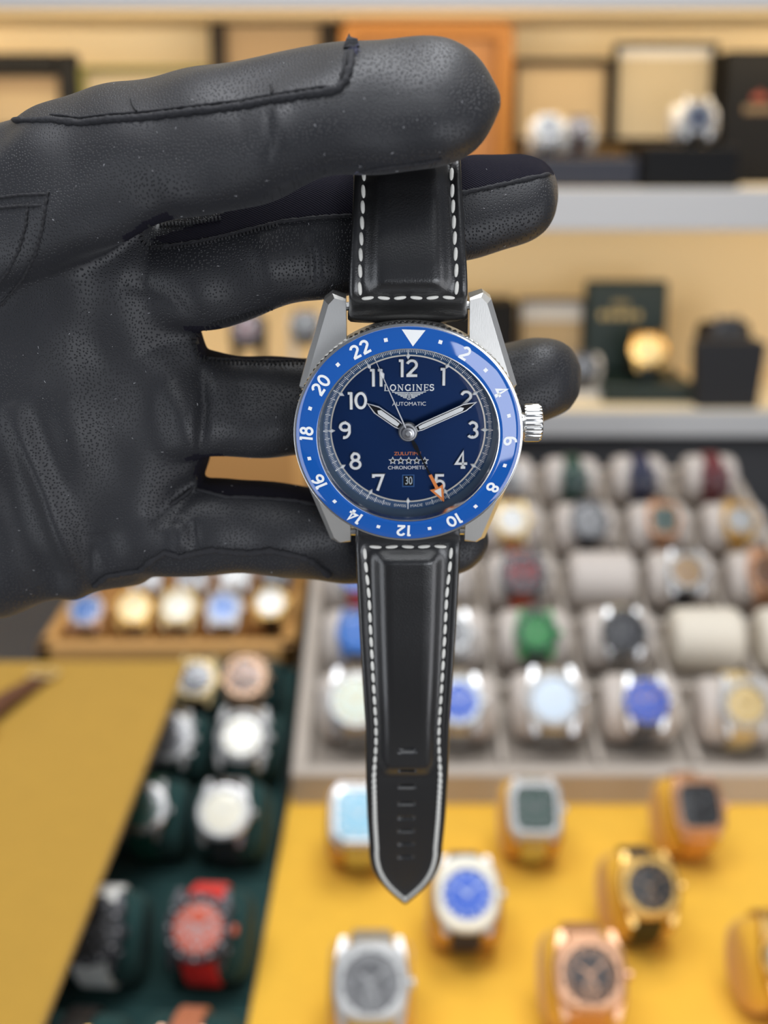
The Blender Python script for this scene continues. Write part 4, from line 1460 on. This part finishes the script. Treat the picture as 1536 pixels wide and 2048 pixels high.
# upper strap: from the lugs up, then back over the middle finger behind the index
up_pts = [(20.6, -4.0), (21.2, -2.9), (22.6, -2.0)] + [yz_of(816, py, d) for py, d in ((585, .2125), (540, .2115), (470, .2112), (400, .2112), (350, .2115), (318, .2135), (296, .219), (290, .2265), (300, .234), (330, .2385), (400, .241), (500, .2425))]
ST_U = Strap(up_pts, 1)
LU = ST_U.L


def wid_u(q):
    return 10.9 - 0.4 * sstep(0, 4, q) - 1.1 * sstep(4, 30, q)


q_bar = 6.3                                    # the stitched cross line


def pad_u(q, u):
    return 1.75 * sstep(q_bar - 0.2, q_bar + 2.6, q) * (1 - sstep(.46, .79, abs(u))) * (1 - sstep(34, 40, q))


up = build_strap('upper_strap', ST_U, wid_u, pad_u, lambda q, u: 1.05 + 0.35 * (1 - sstep(1.5, 4.5, q)) * (1 - abs(u) ** 4) + 0.30 * sstep(.80, .9, abs(u)) * sstep(q_bar - 1, q_bar + 1, q), 0, None, M_strap)
for sx in (-1, 1):
    xf = lambda q, s_=sx: s_ * (wid_u(q) * 0.815)
    q = q_bar + 1.3
    while q < 30:
        put_stitch(up, ST_U, q, xf, 2.35, 0.34, 1.18, skew=0.10 * sx)
        q += 2.75
for k in range(6):
    xx = (-0.67 + k * 0.268) * wid_u(q_bar) * 1.02
    put_stitch(up, ST_U, q_bar, lambda q, v=xx: v, 2.15, 0.33, 1.22, across=True, skew=0.12 * (-1 if k % 2 else 1))
# buckle at its hidden end
p_, t_, n_ = ST_U.at(LU - 0.5)
b = MB()
for xs in (-1, 1):
    b.tube([(xs * 10.4, p_.x, p_.y), (xs * 10.8, p_.x + t_.x * 7, p_.y + t_.y * 7), (xs * 10.0, p_.x + t_.x * 9, p_.y + t_.y * 9)], 1.0, 8)
b.tube([(-10.2, p_.x + t_.x * 9, p_.y + t_.y * 9), (10.2, p_.x + t_.x * 9, p_.y + t_.y * 9)], 1.2, 10)
b.tube([(-10.4, p_.x, p_.y), (10.4, p_.x, p_.y)], 0.8, 10)
wobj(b, 'buckle', M_steel, wr)

# lower strap: hangs down and curls away
lo_pts = [(-20.4, -4.2), (-21.0, -3.0), (-22.4, -2.4)] + [yz_of(816, py, d) for py, d in ((1095, .2335), (1150, .2360), (1220, .2395), (1300, .2435), (1380, .2480), (1450, .2530), (1500, .2575), (1545, .2625), (1590, .2690), (1640, .2775), (1690, .2870), (1740, .2975), (1780, .3070), (1799, .3112))]
ST_L = Strap(lo_pts, -1)
LL = ST_L.L


def q_of_py(st, py):
    """arc length at which the strap's centre line projects to that picture row"""
    lo_, hi_ = 0, st.L
    up_dir = st.sgn
    for _ in range(40):
        m_ = (lo_ + hi_) / 2
        p, t_, n = st.at(m_)
        w_ = MW @ (Vector((0, p.x + n.x * 1.2, p.y + n.y * 1.2)) * K)
        y_ = to_px(w_)[1]
        if (y_ < py) == (up_dir < 0):
            lo_ = m_
        else:
            hi_ = m_
    return (lo_ + hi_) / 2


# half width from the photographed outline
edge = [(1060, 104), (1100, 104), (1150, 102), (1250, 97), (1350, 91), (1450, 84), (1560, 82), (1640, 78), (1700, 73), (1725, 68), (1744, 60), (1766, 48), (1779, 34), (1791, 20), (1799, 9)]
eq = []
for py, hw in edge:
    q = q_of_py(ST_L, py) if py < 1796 else LL
    p, t_, n = ST_L.at(q)
    d_ = depth(MW @ (Vector((0, p.x, p.y)) * K))
    eq.append((q, hw * d_ / FPX / K))
eqx, eqy = [a for a, _ in eq], [a for _, a in eq]


Q_TIP = q_of_py(ST_L, 1702)
W_TIP = float(np.interp(Q_TIP, eqx, eqy))


def wid_l(q):
    if q > Q_TIP:                # the pointed end
        return W_TIP * (1 - min(1.0, (q - Q_TIP) / (LL - Q_TIP)) ** 2.3) + 0.12
    return float(np.interp(q, eqx, eqy))


q_top = q_of_py(ST_L, 1093)
q_pad1 = q_of_py(ST_L, 1555)
HOLES = [q_of_py(ST_L, v) for v in (1490, 1536, 1575, 1609, 1638, 1664, 1690, 1716)]


def pad_l(q, u):
    return 1.85 * sstep(q_top - 0.2, q_top + 2.8, q) * (1 - sstep(q_pad1 - 7, q_pad1 + 0.6, q) ) * (1 - sstep(.42, .75, abs(u)))


def flat_l(q, u):
    h = 1.05 + 0.28 * sstep(.80, .9, abs(u)) * sstep(q_top - 1, q_top + 1, q)
    for i, hq in enumerate(HOLES):
        dq = abs(q - hq)
        if dq < 1.6 and abs(u) < 0.26:
            h -= 1.0 * (1 - sstep(0.45, 0.95, dq)) * (1 - sstep(.18, .23, abs(u)))
    return h


lo = build_strap('lower_strap', ST_L, wid_l, pad_l, flat_l, 0, None, M_strap)
NEAR = q_of_py(ST_L, 1560)
for sx in (-1, 1):
    def xf(q, s_=sx):
        return s_ * max(0.0, wid_l(q) - 1.75 - 0.5 * sstep(q_top, q_top + 12, q) * (1 - sstep(NEAR - 14, NEAR, q)))
    q = q_top + 1.25
    while q < LL - 1.3 and wid_l(q) > 1.9:
        f = sstep(NEAR - 12, NEAR + 2, q)
        put_stitch(lo, ST_L, q, xf, 2.35 + 0.15 * f, 0.34 + 0.09 * f, 1.17, skew=(-0.03 + 0.14 * f) * sx * (1 if f < .5 else 1))
        q += 2.85 - 0.6 * f
for k in range(5):
    xx = (-0.62 + k * 0.31) * wid_l(q_top)
    put_stitch(lo, ST_L, q_top, lambda q, v=xx: v, 2.35, 0.33, 1.25, across=True, skew=0.08 * (-1 if k % 2 else 1))

# ------------------------------------------------------------------ the gloved hand
hand_mb = MB()


def hermite(x, xs, ys):
    """monotone cubic through the stations"""
    i = int(np.clip(np.searchsorted(xs, x) - 1, 0, len(xs) - 2))
    h = np.diff(xs)
    dl = np.diff(ys) / h

    def slope(k):
        if k == 0:
            return dl[0]
        if k == len(xs) - 1:
            return dl[-1]
        if dl[k - 1] * dl[k] <= 0:
            return 0.0
        return 2 * dl[k - 1] * dl[k] / (dl[k - 1] + dl[k])
    t_ = (x - xs[i]) / h[i]
    m0, m1 = slope(i) * h[i], slope(i + 1) * h[i]
    return float((2 * t_ ** 3 - 3 * t_ ** 2 + 1) * ys[i] + (t_ ** 3 - 2 * t_ ** 2 + t_) * m0 + (3 * t_ ** 2 - 2 * t_ ** 3) * ys[i + 1] + (t_ ** 3 - t_ ** 2) * m1)


def sweep(stations, e=1.0, n=40, shear=0.0):
    """closed tube through stations (x px, top px, bottom px, depth, half thickness)"""
    st = np.array(stations, float)
    xs = []
    for a, c in zip(st[:-1, 0], st[1:, 0]):
        k = max(2, int(abs(c - a) / 14))
        xs += list(np.linspace(a, c, k, endpoint=False))
    xs.append(st[-1, 0])
    # smooth (cosine) interpolation keeps rounded ends
    rings = []
    for x in xs:
        v = [hermite(x, st[:, 0], st[:, j]) for j in range(1, 5)]
        yc, hy = (v[0] + v[1]) / 2, (v[1] - v[0]) / 2
        ring = []
        for i in range(n):
            a = 2 * pi * i / n
            ca, sa = cos(a), sin(a)
            y_ = yc + hy * math.copysign(abs(ca) ** e, ca)
            ring.append(tuple(P(x, y_, v[2] - v[3] * math.copysign(abs(sa) ** e, sa) + shear * (y_ - 700) / 800)))
        rings.append(ring)
    hand_mb.loft(rings)


index_st = [(-90, 330, 650, .226, .011), (60, 219, 560, .2185, .0125), (200, 173, 505, .2135, .0125), (300, 155, 455, .2095, .0122), (400, 133, 430, .2055, .0118), (500, 113, 405, .2020, .0115), (600, 94, 374, .1995, .011),
            (700, 83, 349, .1975, .0108), (800, 78, 335, .1970, .0105), (880, 82, 325, .1965, .010), (930, 97, 308, .1965, .009), (965, 124, 281, .1965, .0075), (990, 160, 246, .1965, .005), (1004, 188, 215, .1965, .0022)]
middle_st = [(180, 480, 690, .2345, .011), (300, 425, 676, .2310, .0115), (400, 385, 662, .2285, .011), (500, 358, 637, .2270, .0098), (600, 345, 607, .2266, .0097), (700, 330, 590, .2266, .0093), (800, 322, 558, .2268, .0090), (900, 315, 524, .2275, .009),
             (960, 306, 512, .228, .0088), (1040, 302, 486, .2285, .008), (1082, 314, 458, .2285, .007), (1104, 334, 428, .2285, .005), (1115, 358, 395, .2285, .002)]
ring_st = [(240, 690, 930, .2370, .0105), (330, 702, 926, .2370, .010), (400, 705, 920, .2375, .0095), (500, 710, 918, .2385, .009), (600, 711, 908, .239, .0086), (800, 700, 888, .2400, .0083), (900, 690, 873, .2405, .0083), (1000, 679, 861, .241, .0082),
           (1060, 675, 853, .241, .008), (1110, 679, 842, .241, .007), (1142, 696, 824, .241, .005), (1157, 730, 790, .241, .002)]
pinky_st = [(190, 985, 1165, .244, .010), (300, 962, 1149, .2435, .0098), (400, 955, 1149, .2440, .0093), (500, 955, 1152, .2455, .0088), (600, 971, 1156, .247, .0085), (700, 990, 1163, .2485, .0083), (800, 1003, 1168, .2495, .0078), (880, 1017, 1163, .2495, .0073),
            (930, 1030, 1148, .2495, .0063), (962, 1043, 1122, .2495, .0045), (979, 1063, 1092, .2495, .002)]
palm_st = [(-760, 520, 1010, .264, .026), (-600, 480, 1060, .260, .027), (-420, 420, 1130, .254, .027), (-250, 330, 1200, .247, .0255), (-100, 262, 1236, .241, .0215), (0, 243, 1241, .238, .0185), (60, 232, 1219, .2372, .0172), (110, 226, 1200, .2366, .0164), (155, 226, 1200, .236, .0158),
           (185, 232, 1180, .2362, .015), (250, 280, 1172, .2364, .0143), (285, 350, 1166, .2365, .0136), (312, 405, 1142, .2366, .0124), (350, 455, 1085, .2372, .0112), (385, 570, 1010, .2376, .0096), (405, 690, 960, .2378, .0078), (420, 790, 905, .238, .004)]
sweep(index_st, 0.80)
sweep(middle_st, 0.88)
sweep(ring_st, 0.85)
sweep(pinky_st, 0.88)
sweep(palm_st, 0.72, 72, 0.022)
# thumb, folded up beside the palm outside the picture
thumb = [(P(-40, 560, .236), .013), (P(-130, 430, .232), .0135), (P(-220, 300, .226), .0128), (P(-280, 170, .220), .0122), (P(-320, 50, .216), .0118), (P(-345, -60, .214), .010), (P(-352, -110, .2135), .006)]
hand_mb.tube([p for p, _ in thumb], [r for _, r in thumb], 28)
me = hand_mb.mesh('glove', M_glove, 0)
tmp = link('glove_tmp', me)
rm = tmp.modifiers.new('remesh', 'REMESH')
rm.mode = 'VOXEL'
rm.voxel_size = 0.00062
sm = tmp.modifiers.new('smooth', 'SMOOTH')
sm.factor = 0.5
sm.iterations = 7
dg = bpy.context.evaluated_depsgraph_get()
glove_me = bpy.data.meshes.new_from_object(tmp.evaluated_get(dg))
# the palm and finger roots run into each other more softly than the free fingers
tmp.modifiers.clear()
tmp.data = glove_me
vg = tmp.vertex_groups.new(name='root')
for v in glove_me.vertices:
    x_, y_, d_ = to_px(v.co)
    w_ = 1 - sstep(300, 430, x_)
    w_ *= sstep(25, 80, hypot((x_ - 300) / 1.3, y_ - 468)) * sstep(20, 60, hypot(x_ - 392, y_ - 684)) * sstep(20, 60, hypot(x_ - 400, y_ - 938))
    if w_ > 0.01:
        vg.add([v.index], w_, 'REPLACE')
sm = tmp.modifiers.new('smooth', 'SMOOTH')
sm.factor = 0.5
sm.iterations = 70
sm.vertex_group = 'root'
dg = bpy.context.evaluated_depsgraph_get()
glove_me = bpy.data.meshes.new_from_object(tmp.evaluated_get(dg))
bpy.data.objects.remove(tmp)
glove_me.name = 'glove'

# sculpting: folds and hollows in the leather, millimetre sized, given on the palm side
N = len(glove_me.vertices)
co = np.zeros(N * 3)
no = np.zeros(N * 3)
glove_me.vertices.foreach_get('co', co)
glove_me.vertices.foreach_get('normal', no)
co = co.reshape(-1, 3)
no = no.reshape(-1, 3)
A = np.array([RT[:], UP[:], FW[:]])
rel = (co - np.array(CAM[:])) @ A.T
gd = rel[:, 2]
gx_ = 768 + rel[:, 0] / gd * FPX
gy_ = 1024 - rel[:, 1] / gd * FPX
front = np.clip(-(no @ np.array(FW[:])), 0, 1)
disp = np.zeros(N)


def seg_dist(x, y, x0, y0, x1, y1):
    dx, dy = x1 - x0, y1 - y0
    t_ = np.clip(((x - x0) * dx + (y - y0) * dy) / (dx * dx + dy * dy), 0, 1)
    return np.hypot(x - x0 - t_ * dx, y - y0 - t_ * dy)


def fold(pts, width, amp):
    """a ridge (amp > 0) or crease along picture points, width in px, height in mm"""
    global disp
    d_ = np.full(N, 1e9)
    al = np.zeros(N)
    tot = sum(hypot(e - a, f - c) for (a, c), (e, f) in zip(pts, pts[1:]))
    run = 0
    for (a, c), (e, f) in zip(pts, pts[1:]):
        l_ = hypot(e - a, f - c)
        dd = seg_dist(gx_, gy_, a, c, e, f)
        t_ = np.clip(((gx_ - a) * (e - a) + (gy_ - c) * (f - c)) / (l_ * l_), 0, 1)
        nearer = dd < d_
        d_ = np.where(nearer, dd, d_)
        al = np.where(nearer, (run + t_ * l_) / tot, al)
        run += l_
    disp = disp + amp * 1e-3 * np.exp(-(d_ / width) ** 2) * front * np.clip(4 * al * (1 - al), 0, 1) ** 0.7


fold([(20, 800), (70, 930), (120, 1050), (150, 1140), (160, 1240)], 28, 3.0)
fold([(-10, 930), (40, 1050), (80, 1170)], 30, -1.0)
fold([(210, 1060), (225, 1140)], 30, -0.9)
fold([(310, 700), (362, 830), (385, 900), (380, 980)], 38, 2.4)
fold([(400, 735), (408, 800), (402, 880), (396, 925)], 12, -1.6)
fold([(300, 1050), (350, 1010), (385, 960)], 22, -1.3)
fold([(355, 1040), (362, 1080), (352, 1112)], 20, 1.1)
fold([(385, 1040), (392, 1100)], 12, -0.7)
fold([(150, 520), (240, 490), (310, 470)], 30, -0.8)
fold([(300, 545), (380, 560), (420, 640)], 40, 0.9)
fold([(240, 560), (330, 590), (385, 640)], 16, -0.6)
fold([(538, 215), (542, 290), (534, 330)], 7, -0.5)
fold([(560, 215), (570, 300)], 22, 0.5)
fold([(615, 470), (628, 520), (628, 590)], 9, -0.55)
fold([(640, 470), (650, 590)], 14, 0.45)
fold([(505, 450), (540, 540), (550, 610)], 26, 0.6)
fold([(440, 820), (470, 760), (540, 740)], 36, 0.5)
fold([(60, 480), (180, 430), (330, 400)], 40, -0.5)
fold([(150, 340), (330, 300), (480, 260)], 60, 0.6)
fold([(80, 640), (230, 740), (320, 900)], 60, -0.7)
fold([(0, 720), (120, 820), (230, 1000)], 40, 0.7)
rng = np.random.RandomState(3)
for _ in range(26):                      # broad soft unevenness of worn leather
    k_ = rng.normal(size=3)
    k_ /= np.linalg.norm(k_)
    k_ *= rng.uniform(150, 520)
    disp += 0.00011 * np.sin(co @ k_ + rng.uniform(0, 6.28))
co = co + no * disp[:, None]
glove_me.vertices.foreach_set('co', co.ravel())
glove_me.update()
# knit side walls of the fingers
glove_me.materials.clear()
glove_me.materials.append(M_glove)
glove_me.materials.append(M_glove_fabric)


def inside(x, y, poly):
    c = np.zeros(len(x), bool)
    n = len(poly)
    for i in range(n):
        (xa, ya), (xb_, yb_) = poly[i], poly[(i + 1) % n]
        cond = ((ya > y) != (yb_ > y)) & (x < (xb_ - xa) * (y - ya) / (yb_ - ya + 1e-12) + xa)
        c ^= cond
    return c


nf = len(glove_me.polygons)
ctr = np.zeros(nf * 3)
glove_me.polygons.foreach_get('center', ctr)
ctr = ctr.reshape(-1, 3)
rl = (ctr - np.array(CAM[:])) @ A.T
fx, fy, fd = 768 + rl[:, 0] / rl[:, 2] * FPX, 1024 - rl[:, 1] / rl[:, 2] * FPX, rl[:, 2]
fab = inside(fx, fy, [(300, 478), (420, 440), (560, 370), (700, 330), (900, 300), (1120, 285), (1125, 345), (1040, 362), (915, 388), (700, 430), (560, 442), (450, 470), (340, 488)]) & (fd > 0.2155)
fab |= inside(fx, fy, [(395, 690), (640, 700), (640, 722), (400, 716)])
fab |= inside(fx, fy, [(395, 940), (520, 945), (660, 970), (660, 1012), (560, 1002), (450, 994), (395, 978)])
fn = np.zeros(nf * 3)
glove_me.polygons.foreach_get('normal', fn)
facing = -(fn.reshape(-1, 3) @ np.array(FW[:]))
for cx_, cy_ in ((300, 466), (398, 684), (402, 938)):          # knit in the finger forks, also used to darken lit spots
    fab |= (np.hypot(fx - cx_, fy - cy_) < 55) & (facing < 0.30)
glove_me.polygons.foreach_set('material_index', fab.astype(np.int32))
glove_me.polygons.foreach_set('use_smooth', [True] * nf)
glove_me.update()
hand_o = link('gloved_hand', glove_me)
tag(hand_o, 'left hand in a black leather glove, palm forward, fingers holding the watch strap', 'hand')
# put the object's origin on the palm without moving it
og = P(100, 760, .238)
glove_me.transform(Matrix.Translation(-og))
hand_o.location = og
bvh = BVHTree.FromPolygons([v.co + og for v in glove_me.vertices], [p.vertices[:] for p in glove_me.polygons])


def skin_pt(px, py, lift=0.0):
    r = ray(px, py)
    hit = bvh.ray_cast(CAM, r)
    if hit[0] is None:
        return None
    return hit[0] - r * lift, hit[1]


def densify(pts, step):
    out_ = []
    for (a, c), (e, f) in zip(pts, pts[1:]):
        k = max(1, int(hypot(e - a, f - c) / step))
        for i in range(k):
            out_.append((a + (e - a) * i / k, c + (f - c) * i / k))
    out_.append(pts[-1])
    return out_


def seam(name, pts, r, lift=0.0, jit=0.0, m=M_seam, label=None):
    b = MB()
    q, rr = [], []
    random.seed(len(pts))
    for x, y in densify(pts, 5):
        h = skin_pt(x + random.uniform(-jit, jit), y + random.uniform(-jit, jit), lift)
        if h:
            q.append(h[0] - og)
            rr.append(r * (1 + random.uniform(-.25, .25) * (1 if jit else 0)))
    if len(q) > 2:
        rr[0] *= 0.4
        rr[-1] *= 0.4
        b.tube(q, rr, 7)
        return b.obj(name, m, hand_o, 60)


IDX = [(6, 236), (35, 241), (100, 240), (160, 246), (220, 239), (270, 236), (300, 233), (400, 221), (480, 212), (540, 201), (600, 191), (650, 184), (676, 178), (692, 160), (701, 128), (704, 100)]
seam('seam', IDX, 0.00062, 0.0002, 0.6)
seam('seam_edge', [(x, y - 11 if x < 660 else y) if x < 690 else (x - 12, y) for x, y in IDX[2:]], 0.00028, 0.0, 0.5)
PNK = [(186, 1174), (215, 1151), (250, 1145), (280, 1141), (305, 1121), (330, 1106), (360, 1115), (390, 1107), (425, 1101), (460, 1104), (500, 1107), (540, 1102), (590, 1111), (620, 1120), (640, 1136), (662, 1153)]
seam('seam', PNK, 0.00072, 0.0002, 0.5)
seam('seam', [(390, 978), (420, 986), (450, 994), (520, 996), (590, 1001), (640, 1012)], 0.00040, 0.0001, 0.4)
seam('seam', [(412, 716), (450, 719), (520, 722), (610, 722)], 0.00035, 0.0001, 0.4)
seam('seam', [(302, 494), (340, 492), (400, 483), (450, 472), (560, 443), (640, 434), (705, 431)], 0.00036, 0.0001, 0.4)
seam('seam', [(918, 387), (980, 374), (1040, 361), (1090, 350), (1108, 346)], 0.00042, 0.0001, 0.5)
seam('seam', [(720, 344), (780, 334), (830, 328), (885, 318)], 0.00040, 0.0, 0.5)
seam('seam', [(340, 1010), (356, 1000), (372, 988), (386, 975)], 0.00045, 0.0001, 0.4)


# overlocked edges of the finger forks: short ticks of thread
def overlock(pts, step, l, r):
    b = MB()
    dp = densify(pts, step)
    for i in range(len(dp) - 1):
        x, y = dp[i]
        dx, dy = dp[i + 1][0] - x, dp[i + 1][1] - y
        n_ = hypot(dx, dy) or 1
        h0, h1 = skin_pt(x, y, 0.0001), skin_pt(x - dy / n_ * l, y + dx / n_ * l, 0.0001)
        if h0 and h1 and (h0[0] - h1[0]).length < 0.003:
            b.tube([h0[0] - og, (h0[0] + h1[0]) / 2 - ray(x, y) * r - og, h1[0] - og], r, 5)
    if b.v:
        tag(b.obj('overlock_edge', M_thread_black, hand_o, 60), kind='stuff')


overlock([(440, 440), (380, 450), (330, 452), (300, 454), (286, 466), (288, 482), (302, 493), (340, 492), (400, 484), (480, 466), (560, 444)], 7, 6, 0.00024)
overlock([(640, 600), (560, 615), (480, 638), (430, 652), (404, 664), (392, 680), (394, 698), (408, 712), (450, 720), (560, 722), (620, 720)], 8, 8, 0.00022)


def stitches(pts, step, l, r, m=M_thread_black):
    dp = densify(pts, step)
    b = MB()
    b.tube([(0, -l / 2, 0), (0, -l / 4, r * .8), (0, l / 4, r * .8), (0, l / 2, 0)], r, 6)
    sme = b.mesh('stitch', m, 60)
    for i in range(len(dp) - 1):
        x, y = dp[i]
        h, h2 = skin_pt(x, y), skin_pt(*dp[i + 1])
        if not h or not h2:
            continue
        T3 = (h2[0] - h[0]).normalized()
        X3 = T3.cross(h[1]).normalized()
        N3 = X3.cross(T3)
        link('stitch', sme, hand_o, Matrix.Translation(h[0] - og) @ Matrix((X3, T3, N3)).transposed().to_4x4())


ST = [[(-20, 398), (40, 390), (96, 388)], [(-20, 418), (40, 412), (84, 411)], [(96, 388), (90, 420), (84, 460), (70, 510), (46, 556), (14, 596), (-14, 625)], [(56, 412), (52, 450), (38, 500), (14, 545), (-10, 575)]]
for s_ in ST:
    seam('stitch_line', s_, 0.00030, -0.0001, 0.2, M_seam)
    stitches(s_, 12, 0.00085, 0.00024)
stitches([(x, y - 6) for x, y in IDX[8:13]], 13, 0.0008, 0.00020)
# frayed corner standing off the index seam, and loose thread ends
b = MB()
h = skin_pt(703, 92)
if h:
    p = h[0] - og
    b.loft([[tuple(p + RT * dx * 0.001 + UP * dy * 0.001 - FW * dz * 0.001) for dx, dy, dz in r_] for r_ in (
        ((-1.3, -.6, -1), (1.3, -.4, -1), (1.3, -.4, 1), (-1.3, -.6, 1)), ((-.9, .8, -.8), (1.0, .9, -.8), (1.0, .9, .8), (-.9, .8, .8)), ((-.6, 1.5, -.3), (-.1, 1.3, -.3), (-.1, 1.3, .3), (-.6, 1.5, .3)), ((-.45, 2.0, -.1), (-.35, 2.0, -.1), (-.35, 2.0, .1), (-.45, 2.0, .1)))])
    b.obj('frayed_corner', M_seam, hand_o, 20)
b = MB()
random.seed(5)
for cx_, cy_, nn_ in ((708, 100, 26), (722, 352, 18), (12, 232, 10)):
    for _ in range(nn_):
        h = skin_pt(cx_ + random.uniform(-8, 8), cy_ + random.uniform(-8, 10))
        if h:
            p = h[0] - og
            d1 = Vector((random.uniform(-1, 1), random.uniform(-1, .1), random.uniform(-.6, 1))).normalized() * 0.0009
            b.tube([p, p + d1 * .5 + Vector((0, 0, .0002)), p + d1], 0.00007, 4)
if b.v:
    tag(b.obj('lint_fibres', M_fray, hand_o, 60), 'pale violet frayed fibres', kind='stuff')
b = MB()
for pts in (((262, 198), (266, 212), (273, 222)), ((541, 170), (544, 178), (543, 186))):
    q = [skin_pt(x, y, 0.0006) for x, y in pts]
    if all(q):
        b.tube([a[0] - og for a in q], 0.00022, 6)
if b.v:
    b.obj('loose_thread', M_thread_black, hand_o, 60)
b = MB()
random.seed(11)
for _ in range(170):
    x, y = random.uniform(5, 1100), random.uniform(110, 1200)
    h = skin_pt(x, y, 0.00008)
    if h:
        p = h[0] - og
        d1 = RT * random.uniform(-1, 1) + UP * random.uniform(-1, 1)
        d1 = (d1 - h[1] * d1.dot(h[1])).normalized() * random.uniform(0.00015, 0.00045)
        b.tube([p, p + d1 * 0.5 + h[1] * 0.00005, p + d1], 0.000035, 3)
tag(b.obj('lint_specks', mat('white_lint', (0.5, 0.5, 0.52), 0.9), hand_o, 60), 'tiny white lint specks', kind='stuff')
b = MB()
cuff = [(P(-700, 765, .262), .0335), (P(-780, 765, .266), .0345), (P(-900, 768, .272), .036), (P(-1400, 790, .30), .042), (P(-1900, 810, .33), .046)]
b.tube([p - og for p, _ in cuff], [r for _, r in cuff], 36)
b.obj('sleeve', mat('dark_sleeve', (0.02, 0.02, 0.024), 0.9), hand_o, 60)
